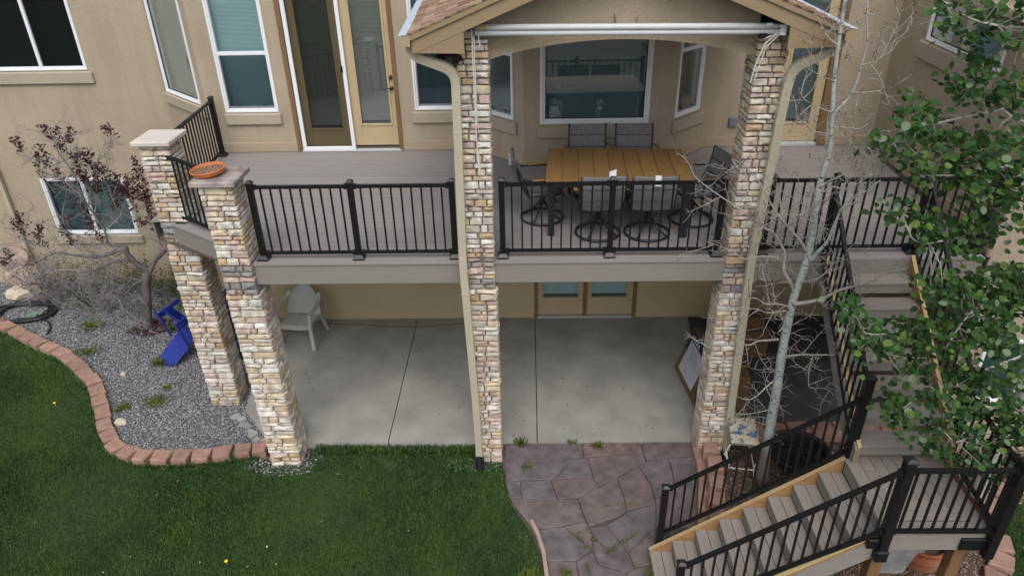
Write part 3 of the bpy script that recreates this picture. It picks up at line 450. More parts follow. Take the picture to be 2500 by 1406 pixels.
def window(O, U, N, u0, u1, z0, z1, kind='fixed', meet=None, mull=None, blind=None, lowscreen=True, fw=.062, gl=None):
    """white vinyl window: frame mesh with pane, sash, blind as its children"""
    mb = MB(); o = lambda a, b, c, d, e, f, ch=.006: mb.obox(O, U, N, a, b, c, d, e, f, ch)
    for ins, w, d in ((0, fw*.55, .022), (fw*.55-.002, fw*.5, .006)):
        a, b, c, e = u0+ins, u1-ins, z0+ins, z1-ins
        o(a, a+w, -.07, d, c, e); o(b-w, b, -.07, d, c, e); o(a+w, b-w, -.07, d-.001, c, c+w); o(a+w, b-w, -.07, d-.001, e-w, e)
    fr = mb.build('window', WHITE, house)
    a, b, c, e = u0+fw, u1-fw, z0+fw, z1-fw
    def pane(ua, ub, za, zb, d, m):
        MB().obox(O, U, N, ua, ub, d-.004, d, za, zb).build('pane', m, fr)
    bl = blind or BLIND
    mbs = MB(); s = .03
    def sash(ua, ub, za, zb, d):
        mbs.obox(O, U, N, ua, ua+s, d-.02, d, za, zb, .004); mbs.obox(O, U, N, ub-s, ub, d-.02, d, za, zb, .004)
        mbs.obox(O, U, N, ua+s, ub-s, d-.02, d-.001, za, za+s, .004); mbs.obox(O, U, N, ua+s, ub-s, d-.02, d-.001, zb-s, zb, .004)
    if kind == 'hung':
        mbs.obox(O, U, N, a, b, -.03, -.002, meet-.028, meet+.028, .004)
        pane(a, b, meet, e, -.025, GLASS_T); pane(a, b, c, meet, -.04, GLASS_T)
        gs = MB(); gs.obox(O, U, N, a, b, -.03, -.014, c, c+.035, .003); gs.obox(O, U, N, a, a+.018, -.03, -.014, c, meet-.03, .003)
        gs.build('screen_frame', mk('grey_screen_frame', (.20, .21, .23), None, 5, .5) if 'grey_screen_frame' not in bpy.data.materials else bpy.data.materials['grey_screen_frame'], fr)
        pane(a, b, c+.03, meet-.025, -.016, SCREEN)
        tb = MB()
        for k in (.25, .78):
            uu = a+(b-a)*k; tb.obox(O, U, N, uu-.012, uu-.007, -.013, -.006, c+.03, c+.06); tb.obox(O, U, N, uu+.007, uu+.012, -.013, -.006, c+.03, c+.06); tb.obox(O, U, N, uu-.012, uu+.012, -.013, -.006, c+.055, c+.06)
        tb.build('pull_tab', BLACK, fr)
    elif kind == 'slider':
        mbs.obox(O, U, N, mull-.028, mull+.028, -.035, .004, c, e, .004)
        pane(a, mull, c, e, -.03, SCREEN); pane(mull, b, c, e, -.03, GLASS_T if lowscreen else SCREEN)
    else:
        pane(a, b, c, e, -.02, gl or GLASS_T)
        gk = MB()
        for q in ((a, a+.014, c, e), (b-.014, b, c, e), (a+.014, b-.014, c, c+.014)): gk.obox(O, U, N, q[0], q[1], -.019, -.008, q[2], q[3])
        gk.build('gasket', BLACK, fr)
    if mbs.v: mbs.build('sash', WHITE, fr)
    MB().obox(O, U, N, u0+.01, u1-.01, -.16, -.14, z0+.01, z1-.01).build('blind', bl, fr)
    return fr
def sill(O, U, N, u0, u1, z0, z1, d=.055):
    MB().obox(O, U, N, u0, u1, -.01, d, z0, z1, .02).build('window_sill', SILL, house)
X, Y, nY = (1, 0, 0), (0, 1, 0), (0, -1, 0)
OM = (0, 3.929, 0)
r2 = math.sqrt(.5)
# main wall, left of the bay
wall_panel(OM, X, nY, -5.17, -.83, 2.5, ZT, [(-4.87, -4.0, 3.63, ZT), (-3.77, -2.03, 2.96, ZT), (-1.79, -.98, 3.63, 6.1)])
window(OM, X, nY, -4.87, -4.0, 3.63, 6.6, 'hung', 4.555); sill(OM, X, nY, -4.90, -3.97, 3.43, 3.62)
window(OM, X, nY, -1.79, -.98, 3.63, 6.1, 'hung', 4.78, blind=BLINDD); sill(OM, X, nY, -1.85, -.94, 3.42, 3.615)
# bay
OL, UL, NL = (-.83, 3.929, 0), (r2, -r2, 0), (-r2, -r2, 0)
OB = (0, 3.139, 0)
OR, UR, NR = (2.13, 3.139, 0), (r2, r2, 0), (r2, -r2, 0)
LB = .79/r2
wall_panel(OL, UL, NL, 0, LB, 2.5, ZT, [(.22, .91, 3.63, 5.5)]); window(OL, UL, NL, .22, .91, 3.63, 5.5, 'hung', 4.60, blind=BLINDD); sill(OL, UL, NL, .12, .98, 3.41, 3.615)
wall_panel(OB, X, nY, -.04, 2.13, 2.5, ZT, [(.21, 1.84, 3.61, 5.4)]); window(OB, X, nY, .21, 1.84, 3.61, 5.4, 'fixed', blind=BLINDD, fw=.075, gl=GLASS_P); sill(OB, X, nY, .18, 1.88, 3.39, 3.575)
wall_panel(OR, UR, NR, 0, LB, 2.5, ZT, [(.17, .83, 3.64, 5.5)]); window(OR, UR, NR, .17, .83, 3.64, 5.5, 'hung', 4.62, blind=BLINDD); sill(OR, UR, NR, .11, .97, 3.41, 3.60)
# main wall, right of the bay
wall_panel(OM, X, nY, 2.92, 5.63, 2.5, ZT, [(4.05, 4.82, 2.98, ZT)])
# left back wall and angled wall
OK_, UK, NK = (0, 5.05, 0), X, nY
wall_panel(OK_, UK, NK, -14, -6.36, -.5, ZT, [(-9.32, -7.60, 4.10, 6.2), (-9.14, -7.56, .98, 2.13)])
window(OK_, UK, NK, -9.32, -7.60, 4.10, 6.2, 'slider', mull=-8.41, blind=DARKIN, lowscreen=False); sill(OK_, UK, NK, -9.45, -7.53, 3.87, 4.085)
window(OK_, UK, NK, -9.14, -7.56, .98, 2.13, 'slider', mull=-8.38, blind=BLINDD); sill(OK_, UK, NK, -9.2, -7.5, .78, .965)
ua = Vector((-5.17+6.36, 3.929-5.05, 0)); LA = ua.length; UA = ua.normalized(); NA = Vector((UA.y, -UA.x, 0))
wall_panel((-6.36, 5.05, 0), UA, NA, 0, LA, -.5, ZT, [(.14, 1.45, 3.73, ZT)])
window((-6.36, 5.05, 0), UA, NA, .14, 1.45, 3.73, 6.6, 'fixed', blind=BLINDG); sill((-6.36, 5.05, 0), UA, NA, .06, LA-.01, 3.53, 3.715, .045)
# basement wall under the deck
OD = (0, 3.41, 0)
wall_panel(OD, X, nY, -5.0, 5.5, -.3, 2.75, [(.12, 1.92, .0, 2.15)], mat=mk('stucco_low', (.43, .35, .215), (.47, .385, .245), 90, .92, .004, 260, spec=.1, big=.06))
MB().box(-5.02, -5.0, 3.41, 4.2, -.3, 2.7).build('wall', STUCCO, house)
# right wing: side wall, front wall
US = Vector((5.63-5.35, 3.929+.05, 0)); LS = US.length; US.normalize(); NS = Vector((-US.y, US.x, 0)); OS = (5.35, -.05, 0)
wall_panel(OS, US, NS, 0, LS, -.3, ZT, [(.94, 2.94, 4.80, 5.33)])
window(OS, US, NS, .94, 2.94, 4.80, 5.33, 'fixed', fw=.055)
MB().obox(OS, US, NS, 1.0, 3.05, -.01, .06, 4.55, 4.79, .02).build('window_sill', SILL, house)
MB().obox(OS, US, NS, .80, 2.2, -.01, .05, 5.345, 5.46, .006).build('window_header', CASING, house)
MB().obox(OS, US, NS, .2, 2.2, -.02, .35, 5.47, 5.56, .006).build('eave_soffit', SILL, house)
wall_panel((0, -.05, 0), X, nY, 5.35, 12, -.3, ZT, [(5.66, 6.9, .80, 1.78)], mat=STUCCO)
window((0, -.05, 0), X, nY, 5.66, 6.9, .80, 1.78, 'slider', mull=6.3, blind=BLINDD); sill((0, -.05, 0), X, nY, 5.6, 6.95, .62, .785)
MB().obox(OS, US, NS, -.03, 0.02, -.2, .012, -.3, ZT, .012).build('corner_bead', STUCCO, house)
for a in ((.12, .35),): MB().obox(OS, US, NS, a[0]-.1, LS, -.01, .018, H+.002, H+.19, .008).build('base_trim', TRIMBAND, house)
MB().obox(OS, US, NS, -.045, .10, -.01, .06, H-.03, H+.20, .02).build('base_trim', TRIMBAND, house)
# base trim along the deck
for O, U, N, a, b in ((OM, X, nY, -5.16, -3.77), (OM, X, nY, -2.03, -.83), (OL, UL, NL, .0, LB), (OB, X, nY, -.05, 2.14), (OR, UR, NR, 0, LB), (OM, X, nY, 2.92, 4.0), (OM, X, nY, 4.87, 5.62)):
    MB().obox(O, U, N, a, b, -.01, .022, H+.003, H+.165, .008).build('base_trim', TRIMBAND, house)
MB().obox((-8.0, 5.05, 0), X, nY, -6, 1.6, -.01, .02, -.3, .0, .006).build('base_trim', TRIMBAND, house)
# corner trim pieces at the far left (rain leader)
MB().rtube([(-9.86, 4.98, 2.6), (-9.86, 4.98, .1)], .07, .06, (1, 0, 0)).build('rain_leader', SPOUT, house)
eb = MB().obox(OM, X, nY, 3.27, 3.40, -.01, .05, 3.30, 3.45, .008).build('outlet_cover', mk('grey_box', (.16, .17, .19), None, 5, .5), house)

# doors to the deck
MB().obox(OM, X, nY, -3.79, -3.715, -.05, .03, 2.965, ZT, .004).obox(OM, X, nY, -2.10, -2.03, -.05, .02, 2.965, ZT, .004).build('door_casing', CASING, house)
def door(O, U, N, u0, u1, z0, z1, g, d, gm, bl, paint=DOORPAINT, rail=.0):
    """panel door with one tall glazed light; g = (ua, ub, za, zb)"""
    mb = MB(); a, b, c, e = g
    mb.obox(O, U, N, u0, a, d-.045, d, z0, z1, .003); mb.obox(O, U, N, b, u1, d-.045, d, z0, z1, .003)
    mb.obox(O, U, N, a, b, d-.045, d-.0005, z0, c, .003)
    if e < z1: mb.obox(O, U, N, a, b, d-.045, d-.0005, e, z1, .003)
    do = mb.build('door', paint, house)
    w = .03; lt = MB()
    lt.obox(O, U, N, a-w, a+.008, d-.01, d+.014, c-w, e+w, .006); lt.obox(O, U, N, b-.008, b+w, d-.01, d+.014, c-w, e+w, .006)
    lt.obox(O, U, N, a+.008, b-.008, d-.01, d+.013, c-w, c+.008, .006); lt.obox(O, U, N, a+.008, b-.008, d-.01, d+.013, e-.008, e+w, .006)
    lt.build('glazing_bead', paint, do)
    MB().obox(O, U, N, a, b, d-.03, d-.025, c, e).build('pane', gm, do)
    MB().obox(O, U, N, a-.02, b+.02, d-.10, d-.08, c+.04, e).build('blind', bl, do)
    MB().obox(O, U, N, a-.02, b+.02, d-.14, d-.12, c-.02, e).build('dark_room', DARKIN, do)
    return do
d1 = door(OM, X, nY, -3.70, -2.86, 3.0, ZT, (-3.53, -3.0, 3.33, 6.3), -.055, GLASS_D, BLINDS)
d2 = door(OM, X, nY, -2.83, -2.10, 3.045, ZT, (-2.69, -2.20, 3.40, 6.3), -.045, GLASS_D, BLINDS)
MB().obox(OM, X, nY, -2.83, -2.10, -.07, -.055, 3.02, 3.045).build('door_sweep', BLACK, d2)
hb = MB().lathe([(0, .012), (.028, .012), (.030, 0)], 0, 0, 14)
def knob(z, lever):
    mb = MB()
    for k in range(14):
        pass
    mb.tube([(-2.145, 3.975, z), (-2.145, 3.935, z)], [.031, .027], 14)
    if lever:
        mb.tube([(-2.145, 3.94, z), (-2.145, 3.90, z)], .010, 8); mb.tube([(-2.145, 3.905, z), (-2.19, 3.90, z+.008), (-2.235, 3.90, z-.004), (-2.26, 3.90, z-.012)], [.010, .009, .008, .006], 8)
    else: mb.tube([(-2.145, 3.94, z), (-2.145, 3.922, z)], [.014, .012], 10)
    return mb
knob(3.98, True).build('door_handle', BRONZE, d2, smooth=True); knob(4.15, False).build('deadbolt', BRONZE, d2, smooth=True)
sd_ = MB()
for a, b, c, e in ((-3.705, -3.640, 2.985, ZT), (-2.885, -2.825, 2.985, ZT)): sd_.obox(OM, X, nY, a, b, -.02, .018, c, e, .006)
sd_.obox(OM, X, nY, -3.64, -2.885, -.02, .017, 2.985, 3.045, .006)
scd = sd_.build('screen_door', WHITE, house)
MB().obox(OM, X, nY, -3.64, -2.885, -.006, -.003, 3.045, ZT).build('insect_screen', None, scd)
bpy.data.objects[scd.children[0].name].data.materials.append(MESH)
MB().obox(OM, X, nY, -2.905, -2.875, .0, .045, 4.24, 4.35, .008).build('handle', BLACK, scd)
MB().obox(OM, X, nY, -2.85, -2.83, .016, .024, 3.86, 4.0, .003).build('latch', WHITE, scd)
MB().obox(OM, X, nY, -3.715, -2.06, -.06, .045, 2.966, 2.986, .004).build('door_threshold', mk('aluminium', (.52, .53, .55), None, 5, .4, metal=.3), house)
# right-hand deck door
MB().obox(OM, X, nY, 4.72, 4.86, -.05, .025, 2.965, ZT, .004).build('door_casing', CASING, house)
d3 = door(OM, X, nY, 4.03, 4.72, 3.03, ZT, (4.13, 4.58, 3.34, 6.3), -.04, GLASS_D, BLINDD)
MB().obox(OM, X, nY, 4.03, 4.72, -.06, .05, 2.966, 3.02, .004).build('door_threshold', bpy.data.materials['aluminium'], house)
# basement double door
MB().obox(OD, X, nY, .12, .17, -.06, .02, .0, 2.15, .004).obox(OD, X, nY, 1.86, 1.92, -.06, .02, .0, 2.15, .004).obox(OD, X, nY, .985, 1.045, -.06, .012, .03, 2.1, .004).build('door_casing', CASING, house)
door(OD, X, nY, .17, .985, .05, 2.13, (.27, .90, .39, 1.95), -.03, GLASS_T, BLIND)
door(OD, X, nY, 1.045, 1.86, .05, 2.13, (1.12, 1.75, .39, 1.95), -.03, GLASS_T, BLIND)
MB().obox(OD, X, nY, .17, 1.86, -.08, .04, .004, .04, .004).build('door_threshold', bpy.data.materials['aluminium'], house)
# ------------------------------------------------------------------ deck
deck = thing('deck', 'raised mauve grey composite deck with wide fascia boards along the house', 'deck')
def xl(y):
    if y < .22: return -3.32
    if y < 1.25: return -3.45-(y-.22)*1.42
    return -5.02
def xr(y): return 5.27+.07*max(0, y)
BW, GAP = .1365, .0065
MB().prism([(-3.35, -.125), (5.25, -.125), (5.25, .012), (-3.35, .012)], H-.026, H).build('deck_board', DECKM, deck)
y = .012+GAP
while y < 3.93:
    y1 = y+BW; a0, a1 = xl(y), xl(y1)
    if y > 1.13 and a0 > -5: a0 = a1 = -5.02
    MB().prism([(a0, y), (xr(y), y), (xr(y1), y1), (a1, y1)], H-.026, H-random.uniform(0, .0015)).build('deck_board', DECKM, deck)
    y = y1+GAP
# skewed border at the clipped corner, fascia, added shade panel below
dv = Vector((-4.80+3.42, 1.16-.20, 0)); dl = dv.length; du = dv.normalized(); dn = Vector((du.y, -du.x, 0))
dn = dn if dn.y < 0 else -dn
MB().obox((-3.42, .20, 0), du, dn, -.05, dl, -.1, .035, H-.028, H+.003, .004).build('border_board', DECKM, deck)
MB().obox((-3.42, .20, 0), du, dn, -.05, dl, -.005, .02, H-.30, H-.03, .003).build('fascia_board', FASC, deck)
MB().box(-3.3, -.55, -.108, -.088, H-.285, H-.027, .003).build('fascia_board', FASC, deck)
MB().box(-.545, 2.45, -.108, -.088, H-.285, H-.027, .003).build('fascia_board', FASC, deck)
MB().box(2.455, 5.25, -.108, -.088, H-.285, H-.027, .003).build('fascia_board', FASC, deck)
MB().box(-5.03, -5.01, 1.2, 3.9, H-.30, H-.03).build('fascia_board', FASC, deck)
MB().prism([(-3.3, -.08), (5.24, -.08), (5.4, 3.9), (-5.0, 3.9), (-5.0, 1.2), (-3.45, .22)], H-.30, H-.27).build('underside_panel', mk('deck_shade_panel', (.10, .085, .07), None, 5, .9), deck)  # unseen panel, added to stop light leaking through the board gaps

# ------------------------------------------------------------------ stone columns
def rough_stone(seed):
    r = random.Random(seed); vs, fs = CHB((.5, .5, .5), .075)
    J = lambda v, k: v*(1+r.uniform(-k, k))
    vs = [(J(x, .045), J(yy, .10), J(z, .055)) for x, yy, z in vs]
    mb = MB(); mb.add(vs, fs)
    # break up the outward faces with an off-centre peak
    out = []
    for f in mb.f:
        p = [Vector(mb.v[i]) for i in f]; c = sum(p, Vector())/len(p)
        if len(f) == 4 and (abs(c.y) > .4 or abs(c.x) > .4) and (p[0]-p[2]).length > .9:
            k = len(mb.v); w = [r.uniform(.15, 1) for _ in p]; q = sum((a*b for a, b in zip(p, w)), Vector())/sum(w); dd = Vector((c.x*(abs(c.x) > .4), c.y*(abs(c.y) > .4), 0)).normalized()*r.uniform(.0, .12)
            mb.v.append(tuple(q+dd)); out += [(f[i], f[(i+1) % 4], k) for i in range(4)]
        else: out.append(f)
    mb.f = out
    return mb.mesh('stone', STONE)
STONES = [rough_stone(i) for i in range(16)]
STONESG = []
for me in STONES[:5]:
    g = me.copy(); g.materials.clear(); g.materials.append(STONEG); STONESG.append(g)
def column(label, cx, cy, w, d, z0, z1, lean=(0, 0), seed=1, patch=None, belly=0, group=None):
    """stacked ledge stone on a mortar core; front course stones, returns on both sides, joined courses behind"""
    r = random.Random(seed); root = thing('stone_column', label, 'column', (cx+lean[0], cy, z0), group=group)
    off = lambda z: (lean[0]*(1-(z-z0)/(z1-z0)), lean[1]*(1-(z-z0)/(z1-z0)))
    t = .055
    core = MB(); o0 = off(z0); o1 = off(z1); a = t*.62
    core.add([(cx+o0[0]+sx*(w/2-a), cy+o0[1]+sy*(d/2-a), z0) for sx, sy in ((-1, -1), (1, -1), (1, 1), (-1, 1))]+[(cx+o1[0]+sx*(w/2-a), cy+o1[1]+sy*(d/2-a), z1) for sx, sy in ((-1, -1), (1, -1), (1, 1), (-1, 1))],
             [(3, 2, 1, 0), (4, 5, 6, 7)]+[(i, (i+1) % 4, 4+(i+1) % 4, 4+i) for i in range(4)]).build('mortar', MORTAR, root)
    z = z0+.004; k = 0; back = MB(); J = .0155; count = 0
    while z < z1-.03:
        h = r.choice((.052, .060, .068, .075, .084, .098)); h = min(h, z1-z-.003)
        if z1-z-h < .035: h = z1-z-.004
        zc = z+h/2; ox, oy = off(zc); X0, X1 = cx+ox-w/2, cx+ox+w/2; Y0, Y1 = cy+oy-d/2, cy+oy+d/2
        gp = patch and patch[0] < zc < patch[1]
        if belly and zc < belly: X0 -= .018; X1 += .018; Y0 -= .012
        pool = STONESG if gp and r.random() < .75 else STONES
        def put(xa, xb, ya, yb, za=None, zb=None):
            nonlocal count
            count += 1; za = z if za is None else za; zb = z+h if zb is None else zb
            p = r.uniform(-.010, .016)
            inst('stone', r.choice(pool), root, ((xa+xb)/2, (ya+yb)/2, (za+zb)/2), (0, 0, r.choice((0, PI))), (xb-xa-J, yb-ya+p, zb-za-J))
        longL, longR = (k % 2 == 0), (k % 2 == 1) if r.random() < .8 else (k % 2 == 0)
        dl, dr = (.20 if longL else .085), (.20 if longR else .085)
        # front row
        n = r.choice((2, 2, 3, 2, 3)); cuts = sorted(X0+w*(i+1)/n+r.uniform(-.07, .07) for i in range(n-1))
        if n == 3 and cuts[1]-cuts[0] < .06: cuts[1] = cuts[0]+.07
        xs = [X0]+cuts+[X1]
        for i in range(n):
            dd = dl if i == 0 else dr if i == n-1 else t+.02
            if h > .09 and r.random() < .3 and xs[i+1]-xs[i] < .16 and 0 < i < n:
                put(xs[i], xs[i+1], Y0, Y0+dd, z, z+h/2); put(xs[i], xs[i+1], Y0, Y0+dd, z+h/2, z+h)
            else: put(xs[i], xs[i+1], Y0, Y0+dd)
        # returns
        for side, dd in ((0, dl), (1, dr)):
            xa, xb = (X0, X0+.085) if side == 0 else (X1-.085, X1)
            ya = Y0+dd; L = Y1-ya; vis = (side == 1 and cx < -.2) or (side == 0 and cx > -.2)
            m_ = 2 if L > .25 and r.random() < .6 else 1; yc = [ya]+[ya+L*r.uniform(.35, .65)]*(m_-1)+[Y1]
            for i in range(m_):
                if vis and count < 295: put(xa, xb, yc[i], yc[i+1])
                else: back.box(xa, xb, yc[i]+J/2, yc[i+1]-J/2, z+J/2, z+h-J/2, .008)
        back.box(X0+.09, cx+ox-.01, Y1-.06, Y1, z+J/2, z+h-J/2, .008); back.box(cx+ox+.01, X1-.09, Y1-.06, Y1, z+J/2, z+h-J/2, .008)
        z += h; k += 1
    bo = back.build('back_stonework', STONE, root, kind='stuff')
    return root
cg = 'stacked stone columns carrying the deck and porch'
colL = column('stone column with terracotta dish on its weathered cap, at the front corner of the deck', -3.43, .01, .385, .38, -.14, 3.95, (.10, 0), 11, (2.55, 2.98), 2.6, cg)
colB = column('stone column with clean pale cap, farthest left beside the blue chair', -4.66, 1.245, .40, .385, -.14, 4.02, (.05, 0), 22, (2.6, 3.0), 2.5, cg)
colM = column('tall stone column behind the left downspout, rising from lawn to porch roof', -.535, .01, .335, .38, -.14, 5.55, (-.01, .06), 33, (2.55, 3.02), 2.6, cg)
colR = column('tall stone column beside the bare aspen, rising from flagstones to porch roof', 2.445, .01, .325, .38, -.14, 5.55, (.01, .07), 44, (2.5, 3.05), 2.6, cg)
def cap(root, x0, x1, y0, y1, z0, z1, m):
    mb = MB().box(x0, x1, y0, y1, z0, z1, .012)
    mb.build('cap', m, root)
cap(colB, -4.91, -4.42, .99, 1.54, 4.022, 4.085, CAPSTONE)
cap(colL, -3.69, -3.18, -.24, .28, 3.952, 4.02, CAPSTONE2)
q_ = random.Random(17)
for i in range(9):
    t_ = i/8; x_, y_ = -4.36+.66*t_+q_.uniform(-.05, .02), .80-.62*t_+q_.uniform(-.08, .0); s_ = q_.uniform(.05, .10)
    pol = [(x_+s_*q_.uniform(.7, 1.2)*math.cos(a_), y_+s_*q_.uniform(.6, 1)*math.sin(a_)) for a_ in (0, 1.2, 2.3, 3.5, 4.8)]
    MB().prism(pol, -.2, -.066+q_.uniform(0, .02)).build('rubble', GREYSTONE, patio)

# ------------------------------------------------------------------ railings
RAILG = 'black metal railings round the deck and stairs'
def post(p, z0, z1, root, w=.064, base=True, name='post'):
    x, y = p
    po = MB().box(x-w/2, x+w/2, y-w/2, y+w/2, z0, z1-.045, .004).build(name, BLACK, root)
    c = w/2+.007
    cm = MB(); cm.box(x-c, x+c, y-c, y+c, z1-.045, z1-.022, .003)
    cm.add([(x-c, y-c, z1-.022), (x+c, y-c, z1-.022), (x+c, y+c, z1-.022), (x-c, y+c, z1-.022), (x-c*.45, y-c*.45, z1), (x+c*.45, y-c*.45, z1), (x+c*.45, y+c*.45, z1), (x-c*.45, y+c*.45, z1)],
           [(i, (i+1) % 4, 4+(i+1) % 4, 4+i) for i in range(4)]+[(4, 5, 6, 7)])
    cm.build('post_cap', CAPM, po)
    if base:
        b = w/2+.035; bm = MB()
        bm.add([(x+sx*b, y+sy*b, z0) for sx, sy in ((-1, -1), (1, -1), (1, 1), (-1, 1))]+[(x+sx*b, y+sy*b, z0+.022) for sx, sy in ((-1, -1), (1, -1), (1, 1), (-1, 1))]+[(x+sx*(w/2+.006), y+sy*(w/2+.006), z0+.06) for sx, sy in ((-1, -1), (1, -1), (1, 1), (-1, 1))],
               [(i+k, (i+1) % 4+k, (i+1) % 4+k+4, i+k+4) for i in range(4) for k in (0, 4)]+[(8, 9, 10, 11)])
        bm.build('post_base', CAPM, po)
    return po
def bay(p0, p1, zt0, zt1, zb0, zb1, root, n=None, sp=.1135, inset=.036, bw=.019, rw=.040):
    """one bay of railing between two posts; heights may slope"""
    A = Vector((p0[0], p0[1], 0)); B = Vector((p1[0], p1[1], 0)); L = (B-A).length; u = (B-A).normalized(); side = Vector((-u.y, u.x, 0))
    a = A+u*inset; b = B-u*inset; l2 = L-2*inset
    f = lambda z0, z1, t: z0+(z1-z0)*(inset+t*l2)/L
    for nm, z0, z1, hgt in (('top_rail', zt0, zt1, .036), ('bottom_rail', zb0, zb1, .030)):
        q0 = a+Vector((0, 0, f(z0, z1, 0))); q1 = b+Vector((0, 0, f(z0, z1, 1)))
        rl = MB().rtube([q0, q1], rw, hgt, side)
        w2 = Vector((0, 0, 0)); k = (q1-q0).normalized()*.035
        rl.rtube([q0, q0+k], rw+.014, hgt+.016, side); rl.rtube([q1-k, q1], rw+.014, hgt+.016, side)
        rl.build(nm, BLACK, root)
    n = n or max(1, round(L/sp)-1)
    for i in range(n):
        t = (i+1)/(n+1); p = A+u*(L*t); zt = zt0+(zt1-zt0)*t; zb = zb0+(zb1-zb0)*t
        MB().box(p.x-bw/2, p.x+bw/2, p.y-bw/2, p.y+bw/2, zb+.012, zt-.012).build('baluster', BLACK, root)
def railing(label, pts, zt, zb=H+.07, ptop=H+.985, posts=None, z0=H, base=True):
    root = thing('railing', label, 'railing', (pts[0][0], pts[0][1], z0), group=RAILG)
    for i, p in enumerate(pts):
        if posts is None or posts[i]: post(p, z0, ptop, root, base=base)
    return root
TR, BR_ = H+.905, H+.085
r = railing('black deck railing with three posts left of the middle stone column', [(-3.116, 0), (-1.982, 0), (-.842, 0)], TR)
bay((-3.116, 0), (-1.982, 0), TR, TR, BR_, BR_, r, 9); bay((-1.982, 0), (-.842, 0), TR, TR, BR_, BR_, r, 9)
r = railing('black deck railing in front of the dining table, between the two tall columns', [(-.283, 0), (.961, 0), (2.199, 0)], TR)
bay((-.283, 0), (.961, 0), TR, TR, BR_, BR_, r, 10); bay((.961, 0), (2.199, 0), TR, TR, BR_, BR_, r, 10)
r = railing('black deck railing right of the right column up to the stair head', [(2.74, .03), (3.45, .03)], TR, posts=(1, 1))
bay((2.74, .03), (3.45, .03), TR, TR, BR_, BR_, r, 5)
r = railing('black railing section closing the head of the stairs', [(3.45, .03), (4.46, .03)], TR, posts=(0, 1))
bay((3.45, .03), (4.46, .03), TR, TR, BR_, BR_, r, 8)
r = railing('black deck railing at the far right end behind green leaves', [(4.46, .03), (5.22, .03)], TR, posts=(0, 1))
bay((4.46, .03), (5.22, .03), TR, TR, BR_, BR_, r, 6)
r = railing('short slanted black railing between the two left stone columns', [(-4.55, 1.10), (-3.62, .42)], TR, posts=(1, 0))
bay((-4.55, 1.10), (-3.62, .42), TR, TR, BR_, BR_, r, 9)
r = railing('black railing along the left end of the deck, from wall to far stone column', [(-5.0, 3.76), (-4.86, 1.45)], TR, posts=(1, 0))
bay((-5.0, 3.76), (-4.86, 1.45), TR, TR, BR_, BR_, r, 19)

# ------------------------------------------------------------------ stairs
LZ = 1.40
stairs = thing('staircase', 'composite staircase turning at a landing down from deck to flagstones', 'staircase', (3.9, -1.7, 0))
RI, TD = .195, .232
XA, XB = 3.47, 4.40
for k in range(1, 8):
    z = H-RI*k; yf = -.125-TD*k
    MB().box(XA, XB, yf, yf+.122, z-.026, z, .003).build('tread_board', TREADM, stairs)
    MB().box(XA, XB, yf+.128, yf+.25, z-.026, z-.0005, .003).build('tread_board', TREADM, stairs)
    MB().box(XA, XB, yf+.016, yf+.032, z-.14, z-.028, .002).build('riser', FASC, stairs)
MB().box(XA-.03, XB+.03, -.128, -.11, H-.29, H-.03).build('riser', FASC, stairs)
def stringer(mb, O, U, N, n, run, rise, u0, z0, d0, d1, drop=.20, lift=.03):
    """sloping plank from (u0,z0) for n steps"""
    a, b = (u0, z0), (u0+n*run, z0-n*rise)
    mb.oprism([(a[0], a[1]+lift), (a[0], a[1]-drop), (b[0], b[1]-drop), (b[0], b[1]+lift)], O, U, N, d0, d1)
    return mb
# upper flight stringers (U towards the viewer, N to the right)
for x0, x1, m in ((3.432, 3.468, LUMBERSIDE), (4.402, 4.44, LUMBERSIDE)):
    stringer(MB(), (0, -.125, 0), (0, -1, 0), (1, 0, 0), 7.15, TD, RI, 0, H-.02, x0, x1, .30, .05).build('stringer', m, stairs)
    stringer(MB(), (0, -.125, 0), (0, -1, 0), (1, 0, 0), 7.15, TD, RI, 0, H-.02+.056, x0-.002, x1+.002, .004, .006).build('stringer_edge', LUMBERY, stairs)
stringer(MB(), (0, -.125, 0), (0, -1, 0), (1, 0, 0), 7.2, TD, RI, 0, H-.02, 3.408, 3.430, .30, .04).build('skirt_board', FASC, stairs)
# landing
LX0, LX1, LY0, LY1 = 3.36, 4.36, -2.70, -1.72
MB().box(LX0, LX0+.135, LY0+.14, LY1+.12, LZ-.026, LZ, .003).build('landing_board', TREADY, stairs)
MB().box(LX1-.135, LX1, LY0+.02, LY1+.12, LZ-.026, LZ, .003).build('landing_board', TREADY, stairs)
cols = [LX0+.14+i*.122 for i in range(7)]; rows = [LY1-.06-i*.132 for i in range(8)]
for i in range(6):
    y1 = LY1+.12; y0 = rows[i+1]+.004
    MB().box(cols[i], cols[i]+.116, max(y0, LY0+.02), y1, LZ-.026, LZ-.0004*(i % 3), .002).build('landing_board', TREADY, stairs)
    xe = cols[i]-.003 if i else None
for j in range(1, 7):
    xe = cols[min(j, 6)]-.004 if j < 6 else LX1-.14
    yy = rows[j]
    if yy-.128 < LY0+.10: break
    MB().box(LX0+.14, xe, yy-.1265, yy-.0, LZ-.026, LZ-.0004*(j % 2), .002).build('landing_board', TREADM, stairs)
MB().box(LX0, LX1-.14, LY0, LY0+.112, LZ-.026, LZ+.002, .003).build('landing_board', TREADM, stairs)
MB().box(LX0-.01, LX1+.02, LY0-.02, LY0-.001, LZ-.235, LZ-.028, .003).build('landing_fascia', FASC, stairs)
MB().box(LX1+.001, LX1+.03, LY0, LY1+.12, LZ-.235, LZ+.03, .003).build('landing_fascia', mk('dark_cedar', (.09, .04, .03), (.14, .065, .045), 6, .8, stretch=(8, .6, 4)), stairs)
MB().box(LX0+.03, LX1-.02, LY0+.02, LY1+.08, LZ-.2, LZ-.03).build('landing_joists', POSTW, stairs)
